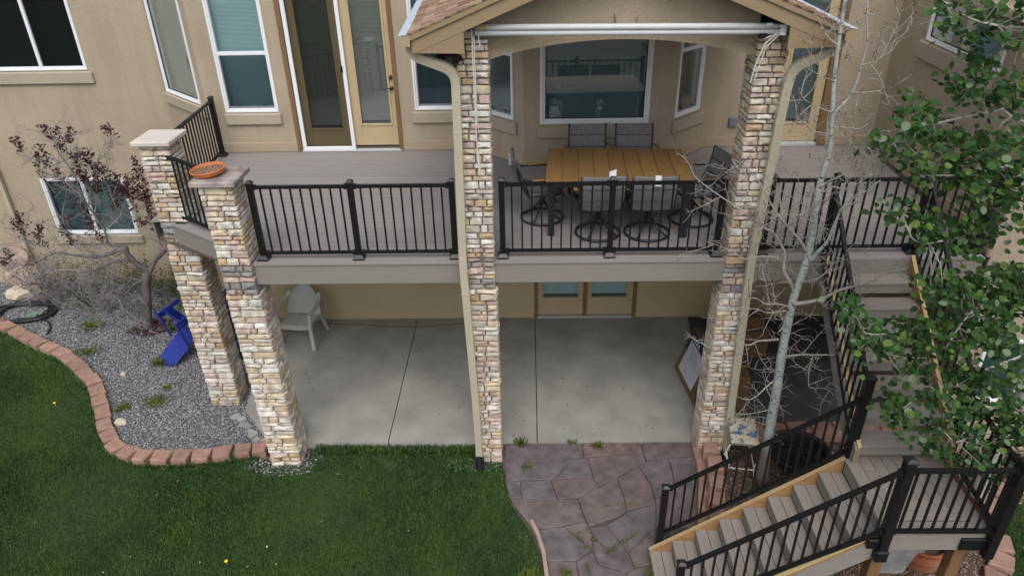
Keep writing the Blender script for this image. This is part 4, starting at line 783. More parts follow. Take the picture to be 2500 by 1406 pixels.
# lower flight
R2, T2 = .175, .2445
YN, YF = -2.685, -1.745
for k in range(1, 9):
    z = LZ-R2*k; xf = LX0-T2*k
    MB().box(xf-.005, xf+.120, YN, YF, z-.026, z, .003).build('tread_board', TREADY, stairs)
    MB().box(xf+.126, xf+.248, YN, YF, z-.026, z-.0005, .003).build('tread_board', TREADY, stairs)
    MB().box(xf+.250, xf+.268, YN+.004, YF-.004, z+.012, z+R2-.028, .002).build('riser', FASC, stairs)
for y0, y1, nm in ((YF+.002, YF+.04, 'stringer'), (YN-.04, YN-.002, 'stringer')):
    stringer(MB(), (LX0, 0, 0), (-1, 0, 0), (0, 1, 0), 8.05, T2, R2, 0, LZ-.02, y0, y1, .24, .03).build(nm, LUMBERSIDE, stairs)
    stringer(MB(), (LX0, 0, 0), (-1, 0, 0), (0, 1, 0), 8.05, T2, R2, 0, LZ-.02+.036, y0-.002, y1+.002, .004, .006).build('stringer_edge', LUMBER if y0 > -2 else LUMBERY, stairs)
stringer(MB(), (LX0, 0, 0), (-1, 0, 0), (0, 1, 0), 8.0, T2, R2, .02, LZ-.02, YN-.064, YN-.042, .25, -.012).build('skirt_board', FASC, stairs)
for x, y in ((3.43, -2.58), (4.20, -2.58), (3.45, -1.78), (4.28, -1.75)):
    MB().box(x-.06, x+.06, y-.06, y+.06, -.12, LZ-.2, .006).build('support_post', POSTW, stairs)
# stair railings
def srail(label, p): return thing('railing', label, 'railing', p, group=RAILG)
r = srail('sloping black railing on the left of the upper stair flight behind the bare aspen', (3.42, -.05, 0))
bay((3.405, .03), (3.415, -1.64), TR, 2.36, BR_+.06, 1.60, r, 14)
post((3.42, -1.68), 1.16, 2.47, r, base=False, w=.088)
MB().box(3.35, 3.40, -1.71, -1.65, 1.50, 1.56, .006).build('bracket', BLACK, r)
r = srail('sloping black railing on the right of the upper stair flight under green leaves', (4.46, -.05, 0))
bay((4.475, .03), (4.48, -1.62), TR, 2.36, BR_+.06, 1.60, r, 14)
post((4.46, -1.66), 1.10, 2.45, r, base=False)
r = srail('sloping black handrail on the house side of the lower stair flight', (1.52, -1.62, 0))
post((1.52, -1.655), -.14, .955, r, base=False, w=.07)
bay((1.52, -1.655), (3.42, -1.68), .875, 2.18, .185, 1.49, r, 17)
r = srail('sloping black handrail nearest the camera on the lower stair flight', (1.47, -2.78, 0))
post((1.47, -2.775), -.1, 1.075, r, base=False, w=.07)
bay((1.47, -2.775), (3.335, -2.765), .985, 2.24, .36, 1.50, r, 17)
post((3.335, -2.765), 1.19, 2.375, r, base=False, w=.088)
MB().box(3.27, 3.39, -2.83, -2.70, 1.11, 1.25, .012).build('mount_bracket', BLACK, r)
MB().box(3.19, 3.30, -2.78, -2.72, 1.24, 1.36, .01).build('mount_bracket', BLACK, r)
r = srail('level black railing along the front of the landing', (4.33, -2.76, 0))
bay((3.335, -2.765), (4.345, -2.765), 2.225, 2.225, 1.475, 1.475, r, 9)
post((4.345, -2.765), 1.13, 2.36, r, base=False, w=.088)
MB().box(4.08, 4.32, -2.752, -2.722, 1.19, 1.34, .008).build('mount_bracket', BLACK, r)
r = srail('level black railing along the right side of the landing', (4.38, -2.2, 0))
bay((4.345, -2.765), (4.46, -1.66), 2.225, 2.225, 1.475, 1.475, r, 9)

# ------------------------------------------------------------------ porch roof
porch = thing('porch_roof', 'gabled porch roof with tan rake boards over the dining table', 'porch roof', (.97, -.4, 5.3))
PX, EZ, SLP, FY, BY = .955, 5.545, .405, -.40, 3.9
HW = 2.06
def xe(yv): return HW+.055*(yv-FY)                                 # the eaves spread slightly towards the house
PZ = EZ+HW*SLP
def rp(side, s, yv, lift=0):                                        # point on a roof slope; s = 0 eave .. 1 ridge
    hw = xe(yv); return Vector((PX+side*hw*(1-s), yv, EZ+(PZ-EZ)*s+lift))
for side in (-1, 1):
    # deck sheet
    mb = MB(); q = [rp(side, 0, FY+.02), rp(side, 1, FY+.02), rp(side, 1, BY), rp(side, 0, BY)]
    dn_ = Vector((0, 0, -.05))
    mb.add(q+[p+dn_ for p in q], [(0, 1, 2, 3), (7, 6, 5, 4), (0, 4, 5, 1), (2, 6, 7, 3), (1, 5, 6, 2), (3, 7, 4, 0)] if side > 0 else [(3, 2, 1, 0), (4, 5, 6, 7), (1, 5, 4, 0), (3, 7, 6, 2), (2, 6, 5, 1), (0, 4, 7, 3)])
    mb.build('roof_sheathing', CASING, porch)
    rest = MB(); rows_ = 17; cnt = 0
    for k in range(rows_):
        s0, s1 = k/rows_-.012, (k+1.35)/rows_
        yv = FY-.028+(0 if k % 2 else -.0)-random.uniform(.0, .15)*0; first = True
        while yv < BY:
            w_ = (random.uniform(.10, .19) if not first else random.uniform(.06, .16)); first = False
            y2 = min(yv+w_, BY); tk = .008+random.choice((0, .006, .011))
            a0, a1, b1, b0 = rp(side, s0, yv+.002, .012+tk), rp(side, s0, y2-.002, .012+tk), rp(side, min(1, s1), y2-.002, .006), rp(side, min(1, s1), yv+.002, .006)
            c0, c1 = a0-Vector((0, 0, tk+.008)), a1-Vector((0, 0, tk+.008)); e0, e1 = b0-Vector((0, 0, .008)), b1-Vector((0, 0, .008))
            fs = [(0, 1, 2, 3), (4, 5, 1, 0), (5, 7, 2, 1), (6, 4, 0, 3), (7, 6, 3, 2), (6, 7, 5, 4)]
            if side > 0: fs = [f[::-1] for f in fs]
            fs = [f[::-1] for f in fs]
            if yv < .9 and k < 14 and cnt < 150:
                MB().add([a0, a1, b1, b0, c0, c1, e0, e1], fs).build('shingle', SHINGLE, porch); cnt += 1
            else: rest.add([a0, a1, b1, b0, c0, c1, e0, e1], fs)
            yv = y2
    rest.build('shingles', SHINGLEI, porch, kind='stuff')
    # rake boards on the gable front: narrow trim over a wide board
    def slant(z0, z1, y0, y1, x_in, x_out, m, nm):
        u0 = PX+side*x_in; u1 = PX+side*x_out; Zr = lambda x: EZ+(HW-abs(x-PX))*SLP
        P = [(u0, Zr(u0)+z0), (u1, Zr(u1)+z0), (u1, Zr(u1)+z1), (u0, Zr(u0)+z1)]
        MB().oprism(P, (0, 0, 0), X, (0, 1, 0), y0, y1).build(nm, m, porch)
    slant(-.052, .008, FY-.022, FY+.01, .0, HW+.0, FASCIAP, 'rake_trim')
    slant(-.185, -.054, FY, FY+.03, .0, HW-.02, FASCIAP, 'rake_board')
    # boxed eave return
    xo, xi = PX+side*(HW-.01), PX+side*(HW-.515)
    zr = lambda x: EZ+(HW-abs(x-PX))*SLP-.187
    P = [(xo, 5.375), (xi, 5.365), (xi, zr(xi)), (xo, EZ-.19 if False else EZ-.06)]
    MB().oprism(P, (0, 0, 0), X, (0, 1, 0), FY+.004, FY+.034).build('eave_return', FASCIAP, porch)
    mb = MB(); mb.add([(xo, FY+.036, 5.376), (xi, FY+.036, 5.366), (PX+side*(xe(BY)-.52), BY, 5.366), (PX+side*(xe(BY)-.01), BY, 5.376)]+[(xo, FY+.036, 5.40), (xi, FY+.036, 5.40), (PX+side*(xe(BY)-.52), BY, 5.40), (PX+side*(xe(BY)-.01), BY, 5.40)],
                     [(0, 1, 2, 3), (7, 6, 5, 4), (0, 4, 5, 1), (1, 5, 6, 2), (2, 6, 7, 3), (3, 7, 4, 0)]).build('underside_panel', FASCIAP, porch)
    # gutter: outer trough and pale inner lining with hangers
    def gx(o, yv): return PX+side*(xe(yv)+o)
    prof = [(.0, 5.545), (.0, 5.44), (.075, 5.44), (.105, 5.50), (.11, 5.535), (.10, 5.537), (.092, 5.505), (.066, 5.452), (.012, 5.452), (.012, 5.545)]
    mb = MB(); n = len(prof); y0, y1 = FY-.03, BY
    mb.add([(gx(o, y0), y0, z) for o, z in prof]+[(gx(o, y1), y1, z) for o, z in prof], [(i, i+1, n+i+1, n+i) for i in range(n-1)]+[tuple(range(n)), tuple(range(n, 2*n))[::-1]])
    mb.oprism([(gx(o, y0), z) for o, z in prof[:5]], (0, 0, 0), X, (0, 1, 0), y0-.004, y0-.001)
    gt = mb.build('gutter', GUTTER, porch)
    mb = MB(); mb.add([(gx(-.03, y0+.004), y0+.004, 5.560), (gx(.113, y0+.004), y0+.004, 5.542), (gx(.113, y1), y1, 5.542), (gx(-.03, y1), y1, 5.560)]+[(gx(-.03, y0+.004), y0+.004, 5.556), (gx(.113, y0+.004), y0+.004, 5.537), (gx(.113, y1), y1, 5.537), (gx(-.03, y1), y1, 5.556)],
                     [(0, 1, 2, 3), (7, 6, 5, 4), (0, 4, 5, 1), (1, 5, 6, 2), (3, 2, 6, 7), (0, 3, 7, 4)]).build('gutter_guard', GALV, gt)
    hg = MB(); yv = y0+.25
    while yv < 3.6:
        hg.add([(gx(-.03, yv), yv, 5.565), (gx(.113, yv), yv, 5.546), (gx(.113, yv+.008), yv+.008, 5.546), (gx(-.03, yv+.008), yv+.008, 5.565)], [(0, 1, 2, 3)]); yv += .42
    hg.build('guard_seam', mk('seam_grey', (.20, .23, .27), None, 5, .5) if side < 0 else bpy.data.materials['seam_grey'], gt)
fl_l = MB().box(-.80, -.70, -.1, .0, 5.27, 5.36, .01)
fl_l.tube([(-.82, -.12, 5.30), (-.86, -.20, 5.27)], [.035, .055], 10).tube([(-.70, -.12, 5.30), (-.68, -.20, 5.27)], [.035, .055], 10).build('flood_light', mk('dark_fixture', (.03, .015, .018), None, 5, .4), porch)
# gable stucco with shallow arch
gw = 1.36; arc = []
for i in range(25):
    x = PX-gw+2*gw*i/24; arc.append((x, 5.235+.185*(1-((x-PX)/gw)**2)))
zroof = lambda x: EZ+(HW-abs(x-PX))*SLP-.05
GP = arc+[(PX+gw, zroof(PX+gw)), (PX, zroof(PX)), (PX-gw, zroof(PX-gw))]
mb = MB(); n = len(arc)
O_, U_, N_ = Vector((0, 0, 0)), Vector((1, 0, 0)), Vector((0, 1, 0))
vs = []; fs = []
for yv in (-.05, .16):
    for x, z in arc: vs.append((x, yv, z))
    for x, z in arc: vs.append((x, yv, zroof(x)))
for i in range(n-1):
    fs += [(i, i+1, n+i+1, n+i), (2*n+i+1, 2*n+i, 3*n+i, 3*n+i+1), (i+1, i, 2*n+i, 2*n+i+1)]
mb.add(vs, fs).build('gable_wall', STUCCO, porch)
mb = MB(); rim = [(x, -.062, z) for x, z in arc]
band = MB(); vs = [(x, -.064, z-.004) for x, z in arc]+[(x, -.064, z+.085) for x, z in arc]+[(x, -.052, z+.085) for x, z in arc]+[(x, -.052, z-.004) for x, z in arc]
fs = []
for i in range(n-1): fs += [(i, i+1, n+i+1, n+i), (n+i, n+i+1, 2*n+i+1, 2*n+i), (i+1, i, 3*n+i, 3*n+i+1)]
band.add(vs, fs).build('arch_band', STUCCO, porch)
MB().oprism([(.91, 5.50), (1.06, 5.50), (1.095, 5.66), (.875, 5.66)], (0, 0, 0), X, (0, 1, 0), -.095, -.052).build('keystone', STUCCO, porch)
MB().box(PX-1.5, PX+1.5, .2, 3.85, 5.46, 5.49).build('porch_ceiling', CASING, porch)

# rolled sun shade
shade = thing('roller_shade', 'rolled up pale sun shade with two long tubes across the porch front', 'roller shade', (.98, -.30, 5.5))
MB().tube([(-.44, -.27, 5.583), (2.36, -.27, 5.553)], .030, 14).build('tube', TUBEM, shade, smooth=True)
MB().tube([(-.49, -.255, 5.528), (2.48, -.255, 5.500)], .029, 14).build('hem_bar', TUBEM, shade, smooth=True)
MB().tube([(-.49, -.27, 5.583), (-.39, -.27, 5.583)], [.026, .034], 12).tube([(-.39, -.27, 5.583), (-.37, -.27, 5.583)], [.034, .030], 12).build('coupler', BRASS, shade)
MB().tube([(2.36, -.27, 5.553), (2.50, -.27, 5.552)], [.024, .012], 10).tube([(-.52, -.27, 5.585), (-.49, -.27, 5.585)], .012, 8).build('end_pin', GALV, shade)
MB().box(2.25, 2.33, -.29, -.24, 5.44, 5.49, .006).build('bracket', BLACK, shade)
MB().box(2.44, 2.50, -.305, -.285, 5.47, 5.57, .004).box(2.30, 2.36, -.305, -.295, 5.56, 5.585, .002).build('tag', TAGM, shade)
def sag(a, b, n, s, w=0):
    a = Vector(a); b = Vector(b); return [a.lerp(b, i/n)+Vector((w*math.sin(i*2.1), -.004, -s*math.sin(PI*i/n))) for i in range(n+1)]
MB().tube(sag((-.52, -.29, 5.57), (-.515, -.275, 4.35), 10, 0, .003), .007, 5).tube(sag((-.50, -.29, 5.50), (-.505, -.272, 4.62), 8, 0, .003), .006, 5).tube(sag((-.515, -.275, 4.36), (-.495, -.272, 4.12), 3, 0), .012, 6).tube([(-.46, -.27, 5.52), (-.445, -.285, 5.42), (-.47, -.275, 5.37)], .005, 5).build('cord', ROPE, shade)
MB().tube([(2.44, -.285, 5.50), (2.32, -.29, 5.40), (2.25, -.285, 5.18), (2.235, -.275, 5.02)], .007, 5).tube([(2.46, -.285, 5.50), (2.33, -.29, 5.36), (2.265, -.285, 5.05)], .006, 5).tube([(2.44, -.285, 5.52), (2.38, -.29, 5.47), (2.30, -.285, 5.44)], .006, 5).build('cord', ROPE, shade)

# downspouts
def downspout(label, pts, bands, boot):
    d = thing('downspout', label, 'downspout', pts[-1], group='tan downspouts on the porch columns')
    mb = MB(); fine = []
    P = [Vector(p) for p in pts]
    for i, p in enumerate(P):                                       # round the elbows
        if 0 < i < len(P)-1:
            a = (P[i-1]-p); b = (P[i+1]-p); k = min(.14, a.length*.45, b.length*.45)
            for t in (0, .25, .5, .75, 1):
                q = p+a.normalized()*k*(1-t)**2+b.normalized()*k*t**2; fine.append(q)
        else: fine.append(p)
    mb.rtube(fine, .088, .066, (0, 1, 0) if False else (1, .0001, 0)); mb.build('pipe', SPOUT, d)
    cr = MB()
    for i in range(1, len(P)-1):
        a = (P[i-1]-P[i]).normalized(); b = (P[i+1]-P[i]).normalized()
        if a.dot(b) < -.985: continue
        for t in np.linspace(.05, .95, 8):
            k = .13; q = P[i]+a*k*(1-t)**2+b*k*t**2; tg = (b*t-a*(1-t)).normalized()
            cr.rtube([q-tg*.0035, q+tg*.0035], .096, .074, (1, .0001, 0))
    cr.build('elbow_crimp', SPOUT, d, kind='stuff')
    bm = MB()
    for bz in bands:
        for i in range(len(P)-1):
            if min(P[i].z, P[i+1].z) <= bz <= max(P[i].z, P[i+1].z):
                q = P[i].lerp(P[i+1], (bz-P[i].z)/(P[i+1].z-P[i].z)); bm.rtube([q-Vector((0, 0, .012)), q+Vector((0, 0, .012))], .096, .074, (1, .0001, 0)); break
    if bm.v: bm.build('strap', SPOUT, d)
    if boot:
        b = MB(); q = P[-1]
        for i in range(6): b.tube([q+Vector((0, -.01*i, -.02-.028*i)), q+Vector((0, -.01*i, -.04-.028*i))], [.056, .060], 12)
        b.tube([q+Vector((0, 0, .02)), q+Vector((0, -.06, -.19))], .052, 12); b.build('drain_boot', BOOT, d)
downspout('tan downspout in front of the middle column ending in a black drain boot', [(-1.135, -.30, 5.46), (-1.10, -.30, 5.335), (-.70, -.265, 5.175), (-.705, -.262, 4.9), (-.735, -.262, 3.0), (-.675, -.25, 1.0), (-.665, -.225, .06)], (4.55, 2.62, .92), True)
downspout('tan downspout beside the right column behind the bare aspen', [(3.045, -.30, 5.46), (3.0, -.30, 5.34), (2.625, -.265, 5.165), (2.60, -.262, 4.9), (2.535, -.262, 3.0), (2.60, -.22, 1.0), (2.655, -.15, .08)], (4.6, 1.3), True)
# ------------------------------------------------------------------ dining table and chairs on the deck
tbl = thing('dining_table', 'slatted wooden topped dining table with charcoal legs', 'table', (1.135, 1.09, H))
tbl.rotation_euler.z = math.radians(-3)
def L(root): WL[root.name] = Vector((0, 0, 0))                       # build this root's parts in its own space
L(tbl)
TW, TDp, TH = 1.76, 1.22, .735
for i in range(9):
    w = TW/9; x0 = -TW/2+i*w
    MB().box(x0+.003, x0+w-.003, -TDp/2, TDp/2, TH-.022, TH, .002).build('slat', TEAK, tbl)
MB().box(-TW/2+.02, TW/2-.02, -TDp/2+.02, -TDp/2+.06, TH-.085, TH-.024, .003).box(-TW/2+.02, TW/2-.02, TDp/2-.06, TDp/2-.02, TH-.085, TH-.024, .003).box(-TW/2+.02, -TW/2+.06, -TDp/2+.06, TDp/2-.06, TH-.085, TH-.024).box(TW/2-.06, TW/2-.02, -TDp/2+.06, TDp/2-.06, TH-.085, TH-.024).box(-.03, .03, -TDp/2+.06, TDp/2-.06, TH-.08, TH-.03).build('apron', FRAMEM, tbl)
for sx in (-1, 1):
    for sy in (-1, 1):
        MB().box(sx*(TW/2-.07)-.04, sx*(TW/2-.07)+.04, sy*(TDp/2-.07)-.04, sy*(TDp/2-.07)+.04, 0, TH-.024, .005).build('leg', FRAMEM, tbl)
def chair(label, loc, rz, tagk=0):
    """swivel dining chair; faces +Y in its own space"""
    c = thing('swivel_chair', label, 'chair', loc, group='grey sling swivel chairs round the dining table'); L(c); c.rotation_euler.z = rz
    R = .275
    MB().tube([(R*math.cos(a), R*math.sin(a), .02) for a in np.linspace(0, 2*PI, 33)[:-1]], .017, 7, closed=True).build('base_ring', FRAMEM, c, smooth=True)
    for k in range(4):
        a = PI/4+k*PI/2+.2
        MB().tube([(R*math.cos(a), R*math.sin(a), .022), (R*.55*math.cos(a), R*.55*math.sin(a), .09), (.03*math.cos(a), .03*math.sin(a), .24)], .014, 6).build('spoke', FRAMEM, c, smooth=True)
    MB().tube([(0, 0, .20), (0, 0, .34)], .032, 12).box(-.09, .09, -.09, .09, .335, .36, .004).build('swivel_post', FRAMEM, c)
    fr = MB(); sx = .255
    bt = lambda t: Vector((0, -.21-.15*t-.03*math.sin(PI*t), .41+.47*t))      # backrest line
    for s in (-1, 1):
        pts = [(s*sx, .25, .395), (s*sx, .23, .425), (s*sx, .0, .415), (s*sx, -.19, .405), (s*sx, -.225, .44)]+[(s*sx, bt(t).y, bt(t).z) for t in (.15, .35, .55, .75, 1.0)]
        fr.tube(pts, .015, 7)
    fr.tube([(-sx, .235, .41), (sx, .235, .41)], .013, 6).tube([(-sx, -.20, .395), (sx, -.20, .395)], .016, 6).tube([(-sx, .0, .38), (sx, .0, .38)], .016, 6)
    fr.build('side_frame', FRAMEM, c, smooth=True)
    n = 9; vs = []; fs = []
    def sheet(rowsp, thick, name, piping):
        mb = MB(); m = len(rowsp)
        for side in (0, 1):
            for i, (p, nn) in enumerate(rowsp):
                for j in range(7):
                    u = -1+2*j/6; sagv = .018*(1-u*u)
                    q = Vector((u*sx*.97, p.y, p.z))-nn*(sagv+(thick if side else 0))+nn*.006; mb.v.append(tuple(q))
        for side in (0, 1):
            for i in range(m-1):
                for j in range(6):
                    a = side*m*7+i*7+j; f = (a, a+1, a+8, a+7); mb.f.append(f if side == 0 else f[::-1])
        e = m*7
        for i in range(m-1): mb.f += [(i*7+7, i*7, e+i*7, e+i*7+7), (i*7+6, i*7+13, e+i*7+13, e+i*7+6)]
        for j in range(6): mb.f += [(j, j+1, e+j+1, e+j), ((m-1)*7+j+1, (m-1)*7+j, e+(m-1)*7+j, e+(m-1)*7+j+1)]
        return mb.build(name, SLING, c, smooth=False)
    rows_ = [(Vector((0, .235-.42*t, .425-.012*math.sin(PI*t))), Vector((0, 0, 1))) for t in np.linspace(0, 1, 6)]
    sheet(rows_, .02, 'seat', 0)
    br = []
    for t in np.linspace(.03, 1, 12):
        br.append((bt(t)+Vector((0, 0, 0)), Vector((0, .96, .28))))
    puffs = sheet(br, .026, 'backrest', 0)
    seam = MB()
    for t in (.34, .68):
        for dd in (-.034, .012):
            seam.tube([(-sx*.95, bt(t).y+dd+.002, bt(t).z), (-sx*.4, bt(t).y+dd-.009, bt(t).z), (0, bt(t).y+dd-.014, bt(t).z), (sx*.4, bt(t).y+dd-.009, bt(t).z), (sx*.95, bt(t).y+dd+.002, bt(t).z)], .0045, 5)
    seam.build('seam', FRAMEM, c)
    for s in (-1, 1):
        MB().tube([(s*(sx+.005), .20, .42), (s*(sx+.045), .18, .52), (s*(sx+.045), .17, .62)], .012, 6).tube([(s*(sx+.045), .17, .615), (s*(sx+.045), -.12, .622), (s*(sx+.01), -.255, .63)], .012, 6).build('arm_frame', FRAMEM, c, smooth=True)
        MB().box(s*(sx+.045)-.026, s*(sx+.045)+.026, -.16, .19, .63, .65, .006).build('armrest', TEAK, c)
    if tagk == 1:
        b1 = bt(1.0); MB().obox((.09, b1.y-.02, b1.z-.02), (.94, .1, .3), (0, -1, .2), -.04, .045, .0, .003, -.03, .10).build('tag', TAGM, c)
    if tagk == 2:
        b1 = bt(.95); MB().box(-.035+.02, .035+.02, b1.y-.047, b1.y-.040, b1.z-.08, b1.z+.04).box(-.035+.02, .035+.02, b1.y-.046, b1.y-.03, b1.z+.036, b1.z+.044).build('tag', TAGM, c)
    if tagk == 3:
        b1 = bt(.72); MB().box(-sx-.04, -sx-.01, b1.y-.06, b1.y-.01, b1.z-.10, b1.z+.05).build('tag', TAGM, c)
    return c
chair('grey swivel chair backing onto the railing, upright white tag, left of the pair', (.88, .63, H), math.radians(2), 1)
chair('grey swivel chair backing onto the railing, flat white tag, right of the pair', (1.49, .62, H), math.radians(-1), 2)
chair('grey swivel chair at the left end of the table, white tag on its side', (.20, 1.12, H), math.radians(-84), 3)
chair('grey swivel chair at the right end of the table, turned towards the house', (2.12, 1.02, H), math.radians(104))
chair('grey swivel chair on the window side of the table, left of the pair', (.86, 2.0, H), math.radians(180))
chair('grey swivel chair on the window side of the table, right of the pair', (1.50, 1.97, H), math.radians(178))

# ------------------------------------------------------------------ terracotta dish
dish = thing('plant_saucer', 'terracotta saucer filled with seed husks on the stone column cap', 'saucer', (-3.545, .02, 4.022)); L(dish); dish.rotation_euler = (math.radians(2), math.radians(-4), 0); dish.location.z += .016
MB().lathe([(0, 0), (.165, 0), (.178, .012), (.192, .047), (.197, .05), (.197, .036+.018), (.190, .058), (.182, .054), (.170, .02), (0, .018)], 0, 0, 36).build('dish', TERRA, dish, smooth=False)
mb = MB(); rr = random.Random(3)
for i in range(9):
    pass
mb.lathe([(.172, .026), (.14, .032), (.08, .036), (.0, .034)], 0, 0, 20); mb.build('seed_layer', SEED, dish)
mb = MB()
for i in range(380):
    a, q = rr.uniform(0, 2*PI), .165*math.sqrt(rr.random()); x, yv = q*math.cos(a), q*math.sin(a); l = rr.uniform(.008, .028); b = rr.uniform(0, PI); z = .033+rr.uniform(0, .008)
    d = Vector((math.cos(b), math.sin(b), rr.uniform(-.2, .2)))*l/2; w = Vector((-math.sin(b), math.cos(b), 0))*.0035; p = Vector((x, yv, z))
    mb.add([p-d-w, p+d-w, p+d+w, p-d+w], [(0, 1, 2, 3)])
mb.build('husks', mk_ramp_rand('husk', [(.30, .17, .10), (.20, .12, .07), (.40, .30, .20), (.12, .09, .05), (.16, .15, .08)], .95, True)[0], dish, kind='stuff')

# ------------------------------------------------------------------ patio: plastic chair, boxes, cord
pc = thing('plastic_chair', 'old white moulded plastic armchair standing by the basement wall', 'chair', (-3.87, 2.74, 0)); L(pc); pc.rotation_euler.z = math.radians(172)
# faces +Y in its own space
mb = MB(); n, mrow = 9, 7
def pcb(u, t): return Vector((u*(.235-.03*t), -.20-.16*t+.06*u*u*(.4+t*.6), .40+.45*t))
vs = []
for side in (0, 1):
    for i in range(11):
        t = i/10; hw = 1.0+.06*math.sin(PI*min(1, t/.4)) if t < .4 else math.sqrt(max(0, 1-((t-.4)/.62)**2)); hw = max(hw, .16)
        for j in range(9):
            u = (-1+2*j/8)*hw; p = pcb(u*1.12, t); vs.append(p+Vector((0, -.012*side, 0)))
fs = []
for side in (0, 1):
    for i in range(10):
        for j in range(8):
            a = side*99+i*9+j; f = (a, a+1, a+10, a+9); fs.append(f[::-1] if side == 0 else f)
for i in range(10): fs += [(i*9, 99+i*9, 99+i*9+9, i*9+9), (i*9+8, i*9+17, 99+i*9+17, 99+i*9+8)]
for j in range(8): fs.append((90+j, 99+90+j, 99+91+j, 91+j))
bk = mb.add(vs, fs).build('backrest', PLASTICW, pc, smooth=False)
rim = []
for i in range(25):
    th = PI*(i/24); rim.append(None)
rp_ = []
for i in range(0, 11): 
    t = i/10; hw = 1.0+.06*math.sin(PI*min(1, t/.4)) if t < .4 else math.sqrt(max(0, 1-((t-.4)/.62)**2)); hw = max(hw, .16); rp_.append((t, hw))
pts = [pcb(-h*1.14, t)+Vector((0, -.004, 0)) for t, h in rp_]+[pcb(h*1.14, t)+Vector((0, -.004, 0)) for t, h in rp_[::-1]]
MB().tube(pts, .017, 7).build('back_rim', PLASTICW, pc, smooth=True)
vs = []; fs = []
for side in (0, 1):
    for i in range(7):
        yv = .24-.45*i/6
        for j in range(7):
            u = -1+2*j/6; w = .235-.02*(i/6); vs.append(Vector((u*w, yv, .415-.022*(1-u*u)-.02*i/6-(.03*max(0, 1-i*1.5))*1-(.014 if side else 0))))
for side in (0, 1):
    for i in range(6):
        for j in range(6):
            a = side*49+i*7+j; f = (a, a+1, a+8, a+7); fs.append(f if side else f[::-1])
for i in range(6): fs += [(i*7+7, i*7, 49+i*7, 49+i*7+7), (i*7+6, i*7+13, 49+i*7+13, 49+i*7+6)]
for j in range(6): fs += [(j, 49+j, 49+j+1, j+1), (42+j, 43+j, 92+j, 91+j)]
MB().add(vs, fs).build('seat', PLASTICW, pc)
for s in (-1, 1):
    MB().rtube([(s*.30, .27, 0), (s*.272, .225, .30), (s*.262, .205, .43), (s*.285, .20, .60), (s*.29, .19, .63)], .06, .032, (1, .25*s, 0)).build('leg', PLASTICW, pc)
    MB().rtube([(s*.29, -.34, 0), (s*.245, -.23, .38)], .055, .032, (1, 0, 0)).build('leg', PLASTICW, pc)
    MB().rtube([(s*.288, .235, .628), (s*.296, .12, .648), (s*.298, -.06, .652), (s*.275, -.22, .68), (s*.245, -.30, .75)], .055, .026, (1, 0, 0)).build('armrest', PLASTICW, pc)
    MB().rtube([(s*.235, .22, .40), (s*.24, -.2, .37)], .03, .05, (1, 0, 0)).build('seat_rail', PLASTICW, pc)
bpy.data.objects[pc.name].scale = (1.06, 1.06, 1.03)

def pbox(root, name, O, U, N, dims, m, ch=.004):
    return MB().obox(O, U, N, 0, dims[0], 0, dims[1], 0, dims[2], ch).build(name, m, root)
bx = thing('cardboard_box', 'flat cardboard carton with white label and dark picture leaning on the right stone column', 'box', (2.42, 1.4, 0)); 
u_ = Vector((.10, -1, 0)).normalized(); wv = Vector((.33, .03, 1)).normalized(); nv = u_.cross(wv).normalized()
if nv.x > 0: nv = -nv
Ob = Vector((2.335, 1.86, .01))
MB().obox(Ob, u_, nv, 0, 1.22, -.16, 0, 0, .80, .006, W=wv).build('carton', CARD, bx)
NAVYP = mk('printed_navy', (.012, .020, .042), (.018, .03, .06), 3, .6)
PICP = mk('printed_picture', (.018, .016, .012), (.16, .12, .065), 14, .6)
MB().obox(Ob, u_, nv, .03, 1.19, .001, .003, .43, .77, W=wv).build('printed_panel', NAVYP, bx)
MB().obox(Ob, u_, nv, .62, 1.19, .001, .0035, .05, .42, W=wv).build('printed_photo', PICP, bx)
MB().obox(Ob, u_, nv, .12, .75, .004, .006, .10, .62, W=wv).build('paper_label', mk('label_paper', (.42, .44, .50), (.46, .48, .54), 4, .6), bx)
# faint print on the label
pr = MB()
for k in range(7):
    pr.obox(Ob, u_, nv, .22+.012*k, .22+.012*k+random.uniform(.20, .40), .0065, .007, .56-.028*k, .568-.028*k, W=wv)
pr.obox(Ob, u_, nv, .30, .36, .0065, .007, .17, .20, W=wv).obox(Ob, u_, nv, .40, .43, .0065, .007, .24, .25, W=wv)
pr.build('print_lines', mk('grey_print', (.20, .21, .26), None, 5, .6), bx)
def logo(root):
    mb = MB()
    for k in range(5): mb.obox(Ob, u_, nv, .10+.07*k, .13+.07*k, .0035, .0045, .66, .70+.02*(k % 2), W=wv)
    mb.obox(Ob, u_, nv, .09, .44, .0035, .0045, .645, .652, W=wv)
    mb.build('printed_mark', TAGM, root)
logo(bx)
for i, (lab, x, yv, w, d, h, rz) in enumerate([
    ('brown cardboard box under the deck behind the bare aspen, farther back', 3.55, 2.35, .62, .45, .48, .12),
    ('small brown box lying on the farther carton under the deck', 3.62, 2.4, .4, .3, .22, -.2),
    ('brown cardboard box under the deck right behind the column downspout', 2.98, 1.05, .42, .55, .62, -.1)]):
    b = thing('cardboard_box', lab, 'box', (x, yv, 0), group='cardboard boxes stored under the deck'); L(b); b.rotation_euler.z = rz
    z0 = .485 if i == 1 else 0; 
    MB().box(-w/2, w/2, -d/2, d/2, z0, z0+h, .006).build('carton', CARD, b)
    MB().box(-w/2, w/2, -.025, .025, z0+h+.0005, z0+h+.002).build('packing_tape', mk('tape', (.30, .20, .10), None, 5, .4) if i == 0 else bpy.data.materials['tape'], b)
cov = thing('covered_grill', 'dark navy fabric cover over a tall object between the two left columns', 'covered grill', (-4.72, 2.45, 0)); L(cov)
